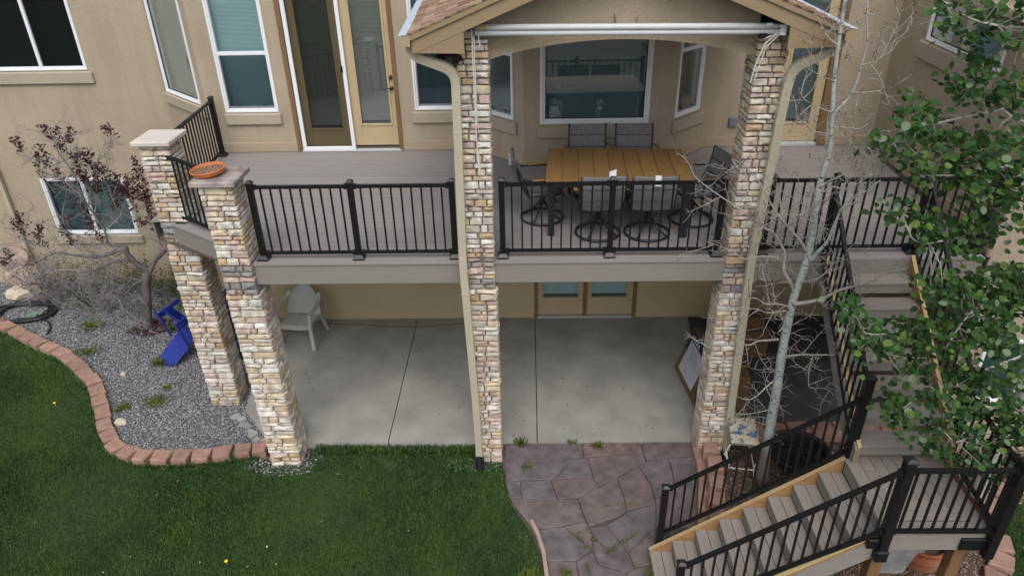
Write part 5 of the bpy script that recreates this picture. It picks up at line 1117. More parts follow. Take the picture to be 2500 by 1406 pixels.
mb = MB(); prof = [(.30, 0), (.31, .25), (.29, .6), (.30, .9), (.29, 1.02), (.22, 1.12), (.0, 1.16)]; rr = random.Random(5); vs = []; n = 28
for r_, z in prof:
    for k in range(n):
        a = 2*PI*k/n; q = max(abs(math.cos(a)), abs(math.sin(a))); rad = r_/q**.75*(1+.035*math.sin(a*9+z*2)*(z < 1)+rr.uniform(-.012, .012)); vs.append((rad*math.cos(a), rad*math.sin(a)*.8, z))
mb.add(vs, [(i*n+k, i*n+(k+1) % n, i*n+n+(k+1) % n, i*n+n+k) for i in range(len(prof)-1) for k in range(n)]).build('cover', NAVYTARP, cov)
MB().tube([(.31*math.cos(a)/max(abs(math.cos(a)), abs(math.sin(a)))**.75, .8*.31*math.sin(a)/max(abs(math.cos(a)), abs(math.sin(a)))**.75, .04) for a in np.linspace(0, 2*PI, 30)[:-1]], .012, 5, True).build('hem', BLACK, cov)
pts = [(-4.6, 3.36, .01), (-4.3, 3.30, .01), (-3.9, 3.33, .01), (-3.4, 3.22, .01), (-2.9, 3.20, .01), (-2.4, 3.12, .01), (-1.9, 3.11, .01), (-1.4, 3.18, .01), (-.8, 3.26, .01), (-.4, 3.3, .01)]
tag(MB().tube(pts, .006, 5).tube([(-4.75, 3.38, .35), (-4.55, 3.30, .18), (-4.2, 3.2, .02), (-4.05, 3.05, .01), (-4.3, 2.98, .01), (-4.6, 3.06, .01)], .006, 5).build('extension_cord', REDCORD), 'thin dark red cord lying along the basement wall behind the plastic chair', 'cord')
mb = MB(); rr = random.Random(9)
for i in range(46):
    x, yv = rr.uniform(-3.6, 2.3), rr.uniform(.2, 3.3); s = rr.uniform(.008, .03); a = rr.uniform(0, PI)
    u = Vector((math.cos(a), math.sin(a), 0))*s; w = Vector((-math.sin(a), math.cos(a), 0))*s*.45; p = Vector((x, yv, .003))
    mb.add([p-u, p+w*.9, p+u, p-w, p+Vector((0, 0, .006))], [(0, 1, 4), (1, 2, 4), (2, 3, 4), (3, 0, 4)])
mb.build('leaf_litter', mk('dry_leaf', (.05, .035, .022), (.10, .07, .04), 20, .9), patio, kind='stuff')

# ------------------------------------------------------------------ blue adirondack chair tipped on its back
ac = thing('adirondack_chair', 'bright blue wooden adirondack chair tipped over onto its back in the gravel', 'chair', (-5.55, 2.7, -.08)); L(ac)
# own space: x right, y forward (seat front), z up
def slat_back(k):
    x0 = -.27+k*.09; hgt = .86-.9*abs(x0+.045)**2*2.2; return x0, hgt
bv = Vector((0, -.36, .93)).normalized(); bn = Vector((0, .93, .36)).normalized()
for k in range(6):
    x0, hgt = slat_back(k); mb = MB()
    mb.obox((0, -.30, .22), (1, 0, 0), bn, x0+.004, x0+.086, 0, .018, 0, hgt-.04, .003, W=bv)
    mb.oprism([(0, 0), (0, 0), (0, 0)], (0, 0, 0), (1, 0, 0), (0, 1, 0), 0, 0) if False else None
    mb.obox((0, -.30, .22), (1, 0, 0), bn, x0+.016, x0+.074, .0005, .0175, hgt-.04, hgt, .006, W=bv)
    mb.build('back_slat', BLUEP, ac)
MB().obox((0, -.30, .22), (1, 0, 0), bn, -.29, .29, -.03, 0, .36, .43, .003, W=bv).obox((0, -.30, .22), (1, 0, 0), bn, -.28, .28, -.03, 0, .05, .13, .003, W=bv).build('back_brace', BLUEP, ac)
for k in range(6):
    y0 = -.24+k*.088; z0 = .24+.12*(k/5)
    MB().obox((0, y0, z0), (1, 0, 0), (0, .97, .22), -.28, .28, 0, .078, 0, .018, .003).build('seat_slat', BLUEP, ac)
for s in (-1, 1):
    MB().oprism([(-.46, .02), (-.40, 0), (.28, .22), (.30, .34), (.25, .345), (-.30, .22)], (s*.275, 0, 0), (0, 1, 0), (s, 0, 0), 0, .022).build('side_rail', BLUEP, ac)
    MB().obox((s*.30, 0, 0), (0, 1, 0), (s, 0, 0), .20, .29, 0, .022, 0, .50, .003).build('front_leg', BLUEP, ac)
    MB().prism([(s*.24, .34), (s*.40, .34), (s*.41, .10), (s*.35, -.36), (s*.28, -.36), (s*.26, .0)], .50, .52).build('armrest', BLUEP, ac)
    MB().obox((s*.335, 0, 0), (0, 1, 0), (s, 0, 0), .14, .20, -.012, .012, .36, .498, .003).build('arm_bracket', BLUEP, ac)
Rw = Matrix(((.8144, -.104, -.571), (-.578, -.235, -.7815), (-.0529, .9664, -.2514)))      # as it came to rest
ac.rotation_euler = Rw.to_euler(); ac.location = (-5.611, 2.634, .615); ac.scale = (.813,)*3

# ------------------------------------------------------------------ hose, lid, rocks
hose = thing('garden_hose', 'coiled black garden hose lying on the gravel at the left edge', 'hose', (-9.5, 3.75, -.08))
pts = []
for i in range(150):
    t = i/149; a = t*2*PI*5.3; R = .36+.17*((t*5.3*.73) % 1)+.02*math.sin(t*9); e = .06*math.sin(t*23)
    pts.append((-9.45+R*1.12*math.cos(a)+.05*t+e, 3.78+R*.80*math.sin(a)+.04*math.sin(3*a), -.06+.012*(i % 7)/7+.03*t+.02*abs(math.sin(a*1.5))))
MB().tube(pts, .024, 6).build('coil', HOSE, hose, smooth=True)
MB().tube([(-9.05, 3.6, .02), (-8.75, 3.42, -.03), (-8.62, 3.25, -.05), (-8.58, 3.05, -.06)], .018, 6).tube([(-9.35, 4.2, .02), (-9.55, 4.45, -.04), (-9.9, 4.62, -.05), (-9.55, 4.75, -.04)], .018, 6).build('hose_end', HOSE, hose, smooth=True)
lid = thing('valve_lid', 'round pale green valve box lid in the gravel inside the hose coil', 'lid', (-9.22, 3.72, -.08))
MB().lathe([(0, -.055), (.14, -.055), (.15, -.065), (.15, -.1)], -9.22, 3.72, 24).build('lid', LIDG, lid)
def rock(label, loc, s, m, seed, name='rock', parent=None):
    r = random.Random(seed); bm = bmesh.new(); bmesh.ops.create_icosphere(bm, subdivisions=2, radius=1)
    for v in bm.verts:
        k = 1+r.uniform(-.16, .16); v.co = Vector((v.co.x*s[0]*k, v.co.y*s[1]*k, v.co.z*s[2]*k))
    me = bpy.data.meshes.new(name); bm.to_mesh(me); bm.free(); me.materials.append(m)
    o = bpy.data.objects.new(name, me); COL.objects.link(o); o.location = loc; WL[o.name] = Vector((0, 0, 0))
    if label: tag(o, label, 'rock')
    return o
rock('pale rounded rock on the gravel beside the red edging blocks', (-6.06, .66, -.07), (.095, .075, .06), ROCKM, 1)
rock('small white stone lying alone in the gravel near the blue chair', (-6.6, 1.85, -.06), (.045, .04, .035), ROCKM, 2)
rock('pinkish boulder against the house wall at the left edge, upper one', (-9.95, 4.75, .22), (.34, .26, .24), BOULDER, 3)
rock('pale flat boulder at the left edge above the hose', (-9.85, 4.45, .0), (.32, .24, .16), ROCKM, 4)
rock('pinkish boulder low at the left edge behind the shrub', (-10.05, 4.9, .55), (.25, .25, .22), BOULDER, 5)

# ------------------------------------------------------------------ mulch bed things
mt = thing('mosaic_side_table', 'small white iron side table with blue flower mosaic top', 'side table', (2.76, -.37, -.02)); L(mt); mt.rotation_euler.z = math.radians(-9)
tw, td, th = .185, .27, .64
fl, ntm, Nn, Ln, Bn = nodes('flower_mosaic')
tcn = Nn.new('ShaderNodeTexCoord')
vor = Nn.new('ShaderNodeTexVoronoi'); vor.inputs['Scale'].default_value = 7; Ln.new(tcn.outputs['Object'], vor.inputs[0])
n1 = Nn.new('ShaderNodeTexNoise'); n1.inputs['Scale'].default_value = 9; n1.inputs['Detail'].default_value = 4; Ln.new(tcn.outputs['Object'], n1.inputs[0])
rb = ramp(Nn, [(.62, .58, .46), (.62, .58, .46), (.30, .34, .10), (.07, .13, .48), (.16, .26, .62)], [0, .56, .585, .62, .72]); Ln.new(n1.outputs[0], rb.inputs[0])
v2 = Nn.new('ShaderNodeTexVoronoi'); v2.feature = 'DISTANCE_TO_EDGE'; v2.inputs['Scale'].default_value = 42; Ln.new(tcn.outputs['Object'], v2.inputs[0])
rg = ramp(Nn, [(.45, .42, .36), (1, 1, 1)], [.0, .08]); Ln.new(v2.outputs[0], rg.inputs[0])
n2 = Nn.new('ShaderNodeTexNoise'); n2.inputs['Scale'].default_value = 13; Ln.new(tcn.outputs['Object'], n2.inputs[0])
rr2 = ramp(Nn, [(0, 0, 0), (0, 0, 0), (1, 1, 1)], [0, .66, .70]); Ln.new(n2.outputs[0], rr2.inputs[0])
m1 = Nn.new('ShaderNodeMix'); m1.data_type = 'RGBA'; Ln.new(rr2.outputs[0], m1.inputs[0]); Ln.new(rb.outputs[0], m1.inputs[6]); m1.inputs[7].default_value = (.42, .07, .07, 1)
m2 = Nn.new('ShaderNodeMix'); m2.data_type = 'RGBA'; m2.blend_type = 'MULTIPLY'; m2.inputs[0].default_value = 1; Ln.new(m1.outputs[2], m2.inputs[6]); Ln.new(rg.outputs[0], m2.inputs[7]); Ln.new(m2.outputs[2], Bn.inputs['Base Color']); Bn.inputs['Roughness'].default_value = .35
MB().box(-tw+.012, tw-.012, -td+.012, td-.012, th-.02, th, .003).build('mosaic_top', fl, mt)
MB().box(-tw, -tw+.011, -td, td, th-.022, th+.006, .002).box(tw-.011, tw, -td, td, th-.022, th+.006, .002).box(-tw+.011, tw-.011, -td, -td+.011, th-.022, th+.006, .002).box(-tw+.011, tw-.011, td-.011, td, th-.022, th+.006, .002).build('rim', mk('dark_beading', (.10, .11, .08), (.22, .24, .16), 90, .6), mt)
for sx in (-1, 1):
    for sy in (-1, 1):
        c0 = Vector((sx*(tw-.02), sy*(td-.02), th-.02))
        P = [c0, c0+Vector((sx*.035, sy*.01, -.05)), c0+Vector((sx*.05, sy*.015, -.12)), c0+Vector((sx*.02, sy*.0, -.24)), c0+Vector((-sx*.01, 0, -.34)), c0+Vector((0, 0, -.46)), c0+Vector((sx*.02, sy*.01, -.57))]
        MB().tube(P, .008, 6).tube([c0+Vector((sx*.05, sy*.015, -.12)), c0+Vector((sx*.075, sy*.02, -.16)), c0+Vector((sx*.06, sy*.02, -.19)), c0+Vector((sx*.035, sy*.012, -.175))], .007, 6).build('leg', WHITEIRON, mt, smooth=True)
MB().tube([(-tw+.02, -td+.02, .22), (tw-.02, -td+.02, .22)], .007, 5).tube([(-tw+.02, td-.02, .22), (tw-.02, td-.02, .22)], .007, 5).tube([(-tw+.02, -td+.02, .22), (-tw+.02, td-.02, .22)], .007, 5).tube([(tw-.02, -td+.02, .22), (tw-.02, td-.02, .22)], .007, 5).build('stretcher', WHITEIRON, mt)

fpit = thing('fire_pit', 'round black iron fire pit bowl full of ash behind the stair handrail', 'fire pit', (3.50, -.42, -.02)); L(fpit)
MB().lathe([(.0, .10), (.20, .12), (.30, .20), (.355, .34), (.365, .345), (.365, .355), (.345, .355), (.29, .22), (.19, .16), (0, .15)], 0, 0, 32).build('bowl', IRON, fpit)
MB().tube([(.385*math.cos(a), .385*math.sin(a), .36) for a in np.linspace(0, 2*PI, 41)[:-1]], .012, 6, True).tube([(.46*math.cos(a), .46*math.sin(a), .17) for a in np.linspace(0, 2*PI, 41)[:-1]], .010, 6, True).build('rim', IRON, fpit, smooth=True)
mb = MB(); rr = random.Random(8)
mb.lathe([(.31, .27), (.2, .265), (.0, .26)], 0, 0, 20)
for i in range(26):
    a, q = rr.uniform(0, 2*PI), rr.uniform(0, .25); b = rr.uniform(0, PI); l = rr.uniform(.04, .13); p = Vector((q*math.cos(a), q*math.sin(a), .285+rr.uniform(0, .03))); d = Vector((math.cos(b), math.sin(b), rr.uniform(-.3, .3)))*l
    mb.tube([p-d, p+d], rr.uniform(.012, .028), 6)
mb.build('charred_wood', ASH, fpit)
gr = MB()
for i in range(-4, 5):
    x = i*.08; yv = math.sqrt(.37**2-x*x); gr.tube([(x, -yv, .362), (x, yv, .362)], .005, 4)
for i in (-2, 0, 2):
    x = i*.08; yv = math.sqrt(.37**2-x*x); gr.tube([(-yv, x, .368), (yv, x, .368)], .005, 4)
gr.build('grate', IRON, fpit)
for k in range(3):
    a = k*2*PI/3+.5; MB().tube([(.34*math.cos(a), .34*math.sin(a), .30), (.42*math.cos(a), .42*math.sin(a), .17), (.46*math.cos(a), .46*math.sin(a), -.02)], .014, 6).build('leg', IRON, fpit)
plt = thing('stone_planter', 'tapered pale concrete planter under the stair landing', 'planter', (4.0, -1.90, -.1)); L(plt)
mb = MB(); ws = [(.16, 0), (.235, .50), (.27, .51), (.27, .56), (.235, .56), (.22, .46)]
vs = [(sx*w, sy*w*.8, z) for w, z in ws for sx, sy in ((-1, -1), (1, -1), (1, 1), (-1, 1))]
mb.add(vs, [(i*4+k, i*4+(k+1) % 4, i*4+4+(k+1) % 4, i*4+4+k) for i in range(5) for k in range(4)]+[(3, 2, 1, 0), (20, 21, 22, 23)]).build('planter_body', PLANTERM, plt)
pot = thing('terracotta_pot', 'large weathered terracotta pot under the landing', 'pot', (4.40, -1.88, -.05)); L(pot)
MB().lathe([(0, 0), (.15, 0), (.22, .12), (.255, .26), (.245, .36), (.25, .37), (.262, .40), (.25, .42), (.225, .41), (.22, .36), (.22, .30), (0, .29)], 0, 0, 30).build('pot_body', TERRAW, pot, smooth=False)
MB().lathe([(.215, .305), (.1, .32), (0, .315)], 0, 0, 16).build('soil', SOIL, pot)
# ------------------------------------------------------------------ grass, gravel, mulch
def blades(name, poly, box, dens, mat, zf, keep=None, ln=(.035, .075), wd=.0055, lean=.55):
    A = (box[1]-box[0])*(box[3]-box[2]); n = int(A*dens)
    x = rng.uniform(box[0], box[1], n); yv = rng.uniform(box[2], box[3], n)
    k = inside(x, yv, poly)
    if keep is not None: k &= keep(x, yv)
    x, yv = x[k], yv[k]; P = np.stack([x, yv, zf(x, yv)], 1); k = inview(P); P = P[k]; n = len(P)
    a = rng.uniform(0, 2*PI, n); l = rng.uniform(ln[0], ln[1], n)*(.8+.4*np.sin(P[:, 0]*2.1+1)*np.sin(P[:, 1]*1.7)); le = rng.uniform(.1, lean, n)*l
    d = np.stack([np.cos(a), np.sin(a), np.zeros(n)], 1); s = np.stack([-np.sin(a), np.cos(a), np.zeros(n)], 1)*(wd*rng.uniform(.6, 1.2, n))[:, None]
    up = np.array([0, 0, 1.])
    m_ = P+d*(le*.35)[:, None]+up*(l*.6)[:, None]; t = P+d*le[:, None]+up*(l*.93)[:, None]
    V = np.stack([P-s, P+s, m_+s*.8, m_-s*.8, t], 1).reshape(-1, 3)
    b = np.arange(n)*5
    F3 = np.concatenate([np.stack([b, b+1, b+2], 1), np.stack([b, b+2, b+3], 1), np.stack([b+3, b+2, b+4], 1)])
    me = npmesh(name, V, F3, mat)
    o = bpy.data.objects.new(name, me); COL.objects.link(o); return o
def grass_mat(name, cols, dry):
    m, nt, N, L_, B = nodes(name)
    g = N.new('ShaderNodeNewGeometry'); r = ramp(N, cols); L_.new(g.outputs['Random Per Island'], r.inputs[0])
    no = N.new('ShaderNodeTexNoise'); no.inputs['Scale'].default_value = 1.1; no.inputs['Detail'].default_value = 6; no.inputs['Roughness'].default_value = .65; L_.new(g.outputs['Position'], no.inputs[0])
    r2_ = ramp(N, [(.55, .60, .66), (.95, .95, .95), (1.35, 1.22, .90)], [.30, .48, .68]); L_.new(no.outputs[0], r2_.inputs[0])
    mx = N.new('ShaderNodeMix'); mx.data_type = 'RGBA'; mx.blend_type = 'MULTIPLY'; mx.inputs[0].default_value = 1
    L_.new(r.outputs[0], mx.inputs[6]); L_.new(r2_.outputs[0], mx.inputs[7]); L_.new(mx.outputs[2], B.inputs['Base Color'])
    B.inputs['Roughness'].default_value = .6; B.inputs['Specular IOR Level'].default_value = .25
    tr = N.new('ShaderNodeBsdfTranslucent'); L_.new(mx.outputs[2], tr.inputs[0]); ms = N.new('ShaderNodeMixShader'); ms.inputs[0].default_value = .25
    L_.new(B.outputs[0], ms.inputs[1]); L_.new(tr.outputs[0], ms.inputs[2]); L_.new(ms.outputs[0], N['Material Output'].inputs[0]); return m
GRASS = grass_mat('grass_blade', [(.026, .072, .018), (.039, .100, .025), (.051, .117, .030), (.069, .137, .038), (.105, .148, .056)], 0)
WEEDM = grass_mat('weed_leaf', [(.065, .105, .014), (.09, .13, .02), (.12, .15, .03)], 0)
DRYM = grass_mat('dry_grass', [(.22, .19, .10), (.30, .26, .15), (.16, .16, .07)], 0)
def patch_keep(x, yv):
    # thin turf beside the flagstones and a few scuffed places by the patio edge
    d = np.clip((x+.55-.33*(-yv))/.8, 0, 1)*(yv < -.55)
    noise = .5+.5*np.sin(x*9.1+np.sin(yv*7)*2)*np.sin(yv*8.3+np.cos(x*6)*2)
    bare = (d*.9 > noise*.95+.1)
    for cx, cy, r in ((-1.05, -.28, .12), (-1.9, -.22, .10), (-1.6, -.35, .08), (-.75, -.42, .09), (-1.2, -.55, .08)):
        bare |= ((x-cx)**2+(yv-cy)**2 < (r*(.6+.6*noise))**2)
    bare |= (abs(x+3.35) < .42) & (yv > -.42+.15*noise)                 # pebbles round the column foot
    return ~bare | (rng.random(len(x)) < .18)
zl = lambda x, yv: np.full(len(x), -.122)
g = blades('grass', LAWNP, (-11, .35, -3.4, 3.6), 6500, GRASS, zl, patch_keep, (.03, .058), .005); g['kind'] = 'stuff'
g['label'] = 'short green mown lawn grass'
tall = blades('grass', [(-3.0, -.02), (-3.0, .16), (-.75, .16), (-.72, -.02)], (-3.0, -.7, -.05, .165), 5200, GRASS, zl, None, (.08, .15), .007, .8); tall['kind'] = 'stuff'; tall['label'] = 'longer grass tufts along the patio edge'
fr = []
for i in range(len(EDGE)-1):
    (x0, y0), (x1, y1) = EDGE[i], EDGE[i+1]; t = Vector((x1-x0, y1-y0, 0)).normalized(); nn = Vector((t.y, -t.x, 0)); nn = nn if nn.dot(Vector((-1, -1, 0))) > 0 else -nn
    fr.append(((x0+nn.x*.115, y0+nn.y*.115), (x1+nn.x*.115, y1+nn.y*.115), nn))
def edge_fringe():
    V = []; 
    poly = [f[0] for f in fr]+[f[1] for f in fr[-1:]]+[(f[1][0]+f[2].x*.05, f[1][1]+f[2].y*.05) for f in fr[-1:]]+[(f[0][0]+f[2].x*.05, f[0][1]+f[2].y*.05) for f in fr[::-1]]
    return poly
fg = blades('grass', edge_fringe(), (-10.5, -3.6, -.4, 3.8), 3200, GRASS, zl, None, (.06, .13), .007, .9); fg['kind'] = 'stuff'; fg['label'] = 'grass blades leaning over the red edging blocks'
dry = blades('dry_grass', LAWNP, (-1.4, .35, -3.0, -.4), 5200, DRYM, zl, lambda x, yv: (np.clip((x+.75-.33*(-yv))/.9, 0, 1) > rng.random(len(x))*1.1), (.02, .05), .006); dry['kind'] = 'stuff'; dry['label'] = 'dry straw coloured grass in the thin strip of lawn'
g2 = blades('grass', LAWN2, (4.8, 7.2, -3.4, -.5), 4200, GRASS, lambda x, yv: np.full(len(x), -.014), None); g2['kind'] = 'stuff'; g2['label'] = 'grass at the lower right corner'
def chips(name, poly, box, dens, mat, zf, s0, s1, flat=.6, keep=None, elong=1.0):
    n = int((box[1]-box[0])*(box[3]-box[2])*dens); x = rng.uniform(box[0], box[1], n); yv = rng.uniform(box[2], box[3], n)
    k = inside(x, yv, poly)
    if keep is not None: k &= keep(x, yv)
    x, yv = x[k], yv[k]; P = np.stack([x, yv, zf(x, yv)], 1); P = P[inview(P, 1.35)]; n = len(P)
    s = rng.uniform(s0, s1, n)**1; a = rng.uniform(0, 2*PI, n); ca, sa = np.cos(a), np.sin(a)
    base = np.array([(1, 0, 0), (.1, .8, .1), (-1, .1, 0), (0, -.75, -.1), (.15, .1, 1), (-.1, -.05, -1)])
    V = base[None]*(1+rng.uniform(-.35, .35, (n, 6, 3)))*np.stack([s*elong, s, s*flat], 1)[:, None, :]
    ti = rng.uniform(-.6, .6, n)
    vx = V[..., 0]*np.cos(ti)[:, None]-V[..., 2]*np.sin(ti)[:, None]; vz = V[..., 0]*np.sin(ti)[:, None]+V[..., 2]*np.cos(ti)[:, None]
    W = np.stack([vx*ca[:, None]-V[..., 1]*sa[:, None], vx*sa[:, None]+V[..., 1]*ca[:, None], vz], -1)+P[:, None, :]
    T = np.array([(0, 1, 4), (1, 2, 4), (2, 3, 4), (3, 0, 4), (1, 0, 5), (2, 1, 5), (3, 2, 5), (0, 3, 5)])
    F = (np.arange(n)*6)[:, None, None]+T[None]
    o = bpy.data.objects.new(name, npmesh(name, W.reshape(-1, 3), F.reshape(-1, 3), mat)); COL.objects.link(o); o['kind'] = 'stuff'; return o
gv = chips('gravel', GRAVELP, (-11, -3.4, -.1, 5.05), 3000, GRAVEL, lambda x, yv: -.085+rng.uniform(0, .008, len(x)), .010, .022); gv['label'] = 'grey crushed gravel in the bed'
gv2 = chips('gravel', [(-3.95, -.25), (-3.95, .1), (-3.6, .2), (-3.0, .15), (-2.85, -.05), (-3.0, -.35), (-3.5, -.42)], (-4, -2.8, -.5, .3), 900, GRAVEL, lambda x, yv: -.118+rng.uniform(0, .006, len(x)), .010, .026); gv2['label'] = 'mixed pebbles round the foot of the front left column'
gv3 = chips('gravel', [(-.85, -.32), (-.25, -.32), (-.3, -.08), (-.85, -.08)], (-.9, -.2, -.35, -.05), 1500, GRAVEL, lambda x, yv: -.118+rng.uniform(0, .006, len(x)), .008, .018); gv3['label'] = 'pebbles at the foot of the middle column'
mu = chips('mulch', MULCHP, (1.4, 7, -3.4, .4), 2600, MULCH, lambda x, yv: -.02+rng.uniform(0, .01, len(x)), .008, .020, .4, lambda x, yv: ~inside(x, yv, LAWN2), 1.3); mu['label'] = 'reddish brown mulch and pebbles in the bed by the stairs'
lit = chips('leaf_litter', [(-7.2, 3.1), (-6.7, 2.95), (-6.4, 3.15), (-6.5, 3.55), (-7.0, 3.6)], (-7.4, -6.1, 2.7, 3.9), 1500, mk_ramp_rand('purple_litter', [(.06, .018, .015), (.04, .013, .013), (.085, .035, .025)], .9, True)[0], lambda x, yv: -.07+rng.uniform(0, .02, len(x)), .012, .024, .3); lit['label'] = 'dark red fallen leaves round the foot of the purple leaved tree'
# weeds
def weed(label, loc, r, n, h, mat=WEEDM, seed=1, name='weed'):
    q = random.Random(seed); mb = MB()
    for i in range(n):
        a, d = q.uniform(0, 2*PI), r*math.sqrt(q.random())*(.5+.5*math.sin(3*q.random()+1)); p = Vector((loc[0]+d*math.cos(a)*1.2, loc[1]+d*math.sin(a), loc[2]))
        b = q.uniform(0, 2*PI); hh = h*q.uniform(.4, 1); dr = Vector((math.cos(b), math.sin(b), 0)); s = Vector((-dr.y, dr.x, 0))*q.uniform(.005, .011); tp = p+dr*hh*.7+Vector((0, 0, hh*.8)); md = p+dr*hh*.3+Vector((0, 0, hh*.55))
        mb.add([p, md-s, md+s, tp], [(0, 2, 1), (1, 2, 3)])
    o = mb.build(name, mat); tag(o, label, 'weed', 'weeds and tufts'); o['kind'] = 'stuff'; return o
for i, (lab, loc, r_, n, h) in enumerate([
    ('low green weed patch in the middle of the gravel', (-5.75, 1.15, -.08), .20, 420, .05), ('small weed patch just above the larger one in the gravel', (-5.7, 1.5, -.08), .10, 110, .05),
    ('grass tuft in front of the tipped blue chair', (-6.1, 2.15, -.08), .18, 220, .12), ('grass tuft right of the blue chair near the far column', (-5.3, 2.2, -.08), .12, 130, .10),
    ('green tuft by the tipped chair near the tree trunk', (-6.35, 3.2, -.08), .14, 160, .13), ('green tuft in the gravel left of the tree trunk', (-7.9, 3.3, -.08), .2, 200, .14),
    ('bright weed over the edging blocks at the left curve', (-7.55, 2.5, -.08), .22, 260, .07), ('weed against the inner side of the edging blocks', (-6.2, 1.0, -.08), .12, 150, .08),
    ('bright green weed in front of the edging near the stone column', (-4.5, -.17, -.11), .16, 320, .06), ('green growth along the front edging blocks', (-5.0, -.20, -.11), .20, 260, .06),
    ('dandelion tuft on the patio edge right of the middle column', (-.12, .12, -.03), .09, 90, .10), ('small weed at the patio edge near the control joint', (.60, .14, -.03), .06, 50, .07),
    ('weed in the first flagstone joint below the patio', (.95, .05, -.03), .06, 60, .09), ('little weed on the left flagstone', (-.02, -.33, -.04), .06, 50, .06),
    ('weed growing at the foot of the wooden stringer', (1.45, -2.05, -.1), .12, 160, .14), ('weed in a joint in the middle of the flagstone path', (.78, -1.5, -.1), .04, 40, .04),
    ('weed at the lower left flagstone', (.42, -1.95, -.12), .07, 70, .06), ('small grass under the bare aspen by the handrail', (2.95, -.78, -.02), .12, 120, .10),
    ('yellow green tuft at the end of the lawn near the lower flagstones', (.0, -2.05, -.12), .13, 220, .11), ('pale tuft beside the drain boot', (-.98, -.28, -.12), .13, 160, .12)]):
    weed(lab, loc, r_, n, h, GRASS if 'boot' in lab or 'aspen' in lab else WEEDM, seed=i)
for i in range(26):                                                  # weeds along the flagstone joints
    pass
mb = MB(); q = random.Random(6)
for (x0, y0), (x1, y1), n in (((.93, -.99), (1.35, -.93), 70), ((.90, -1.70), (1.32, -1.38), 150), ((.70, -1.32), (.95, -1.75), 60), ((.58, -1.38), (.66, -1.62), 60), ((.66, -1.85), (.70, -2.02), 50)):
    for i in range(n):
        t = q.random(); p = Vector((x0+(x1-x0)*t+q.gauss(0, .014), y0+(y1-y0)*t+q.gauss(0, .014), -.10 if y0 < -1.1 else -.08)); b = q.uniform(0, 2*PI); hh = q.uniform(.012, .035); dr = Vector((math.cos(b), math.sin(b), 0)); s = Vector((-dr.y, dr.x, 0))*.004
        mb.add([p, p+dr*hh*.4-s+Vector((0, 0, hh*.6)), p+dr*hh*.4+s+Vector((0, 0, hh*.6)), p+dr*hh*.9+Vector((0, 0, hh*.7))], [(0, 2, 1), (1, 2, 3)])
jw = mb.build('joint_moss', WEEDM, fp, kind='stuff')
# odd bits on the lawn
mb = MB(); q = random.Random(12)
for i in range(22):
    x, yv = q.uniform(-5, .1), q.uniform(-3.0, -.3); s = q.uniform(.008, .022); a = q.uniform(0, PI); u = Vector((math.cos(a), math.sin(a), .2))*s; w = Vector((-math.sin(a), math.cos(a), 0))*s*.6; p = Vector((x, yv, -.07))
    mb.add([p-u, p+w, p+u, p-w], [(0, 1, 2, 3)])
fl_ = mb.build('fallen_leaves', mk_ramp_rand('fallen_leaf', [(.35, .38, .24), (.42, .40, .30), (.20, .28, .10), (.30, .20, .10)], .8, True)[0]); fl_['kind'] = 'stuff'; fl_['label'] = 'scattered small pale leaves on the lawn'
DAND = mk('dandelion', (.75, .55, .02), None, 5, .7)
for lab, loc in (('yellow dandelion in the lower part of the lawn', (-3.55, -1.85, -.055)), ('yellow dandelion near the red edging at the left', (-7.3, 1.1, -.055))):
    d = MB().lathe([(.0, .0), (.016, .004), (.022, .012), (.012, .018), (0, .019)], loc[0], loc[1], 10); d.v = [(a, b, c+loc[2]) for a, b, c in d.v]; tag(d.tube([(loc[0], loc[1], -.12), (loc[0], loc[1], loc[2]+.002)], .002, 4).build('dandelion', DAND), lab, 'flower')

# ------------------------------------------------------------------ trees
def twigs(mb, pts, r0, q, spacing, ln, depth=1, up=.25, tips=None, curve=.5, rr=.0045, start=.12):
    """side twigs along a limb, curving upward, each with smaller twigs"""
    P = [Vector(p) for p in pts]; acc = 0; tot = sum((P[i+1]-P[i]).length for i in range(len(P)-1)); run = 0; nxt = tot*start
    for i in range(len(P)-1):
        seg = P[i+1]-P[i]; l = seg.length
        while nxt < run+l:
            p = P[i]+seg*((nxt-run)/l); t = seg.normalized()
            sd = Vector((q.gauss(0, 1), q.gauss(0, .8), q.gauss(0, .7))); sd = (sd-t*sd.dot(t)*.6).normalized()
            L_ = ln*q.uniform(.4, 1.2); n = 5; d = (sd+t*q.uniform(.1, .7)+Vector((0, 0, up*.5))).normalized(); tp = [p]; 
            bend = Vector((q.gauss(0, .25), q.gauss(0, .2), up+q.gauss(0, .25)))
            for k in range(n):
                d = (d+bend*curve/n+Vector((q.gauss(0, .16), q.gauss(0, .16), q.gauss(0, .16)))).normalized(); tp.append(tp[-1]+d*L_/n)
            rad = [rr*(1-.65*k/n) for k in range(n+1)]
            mb.tube(tp, rad, 3 if depth == 0 else 4)
            if tips is not None: tips.append((tp[-1], d))
            if depth > 0: twigs(mb, tp, rad[0], q, spacing*.62, ln*.42, depth-1, up, tips, curve, rr*.62, .25)
            nxt += spacing*q.uniform(.5, 1.6)
        run += l
def smooth_path(pts, r, n=3):
    P = [Vector(p) for p in pts]; out = []; rad = []
    if not hasattr(r, '__len__'): r = [r]*len(P)
    for i in range(len(P)-1):
        p0, p1, p2, p3 = P[max(0, i-1)], P[i], P[i+1], P[min(len(P)-1, i+2)]
        for k in range(n):
            t = k/n; out.append(.5*((2*p1)+(p2-p0)*t+(2*p0-5*p1+4*p2-p3)*t*t+(3*p1-3*p2+p3-p0)*t**3)); rad.append(r[i]+(r[i+1]-r[i])*t)
    return out+[P[-1]], rad+[r[-1]]
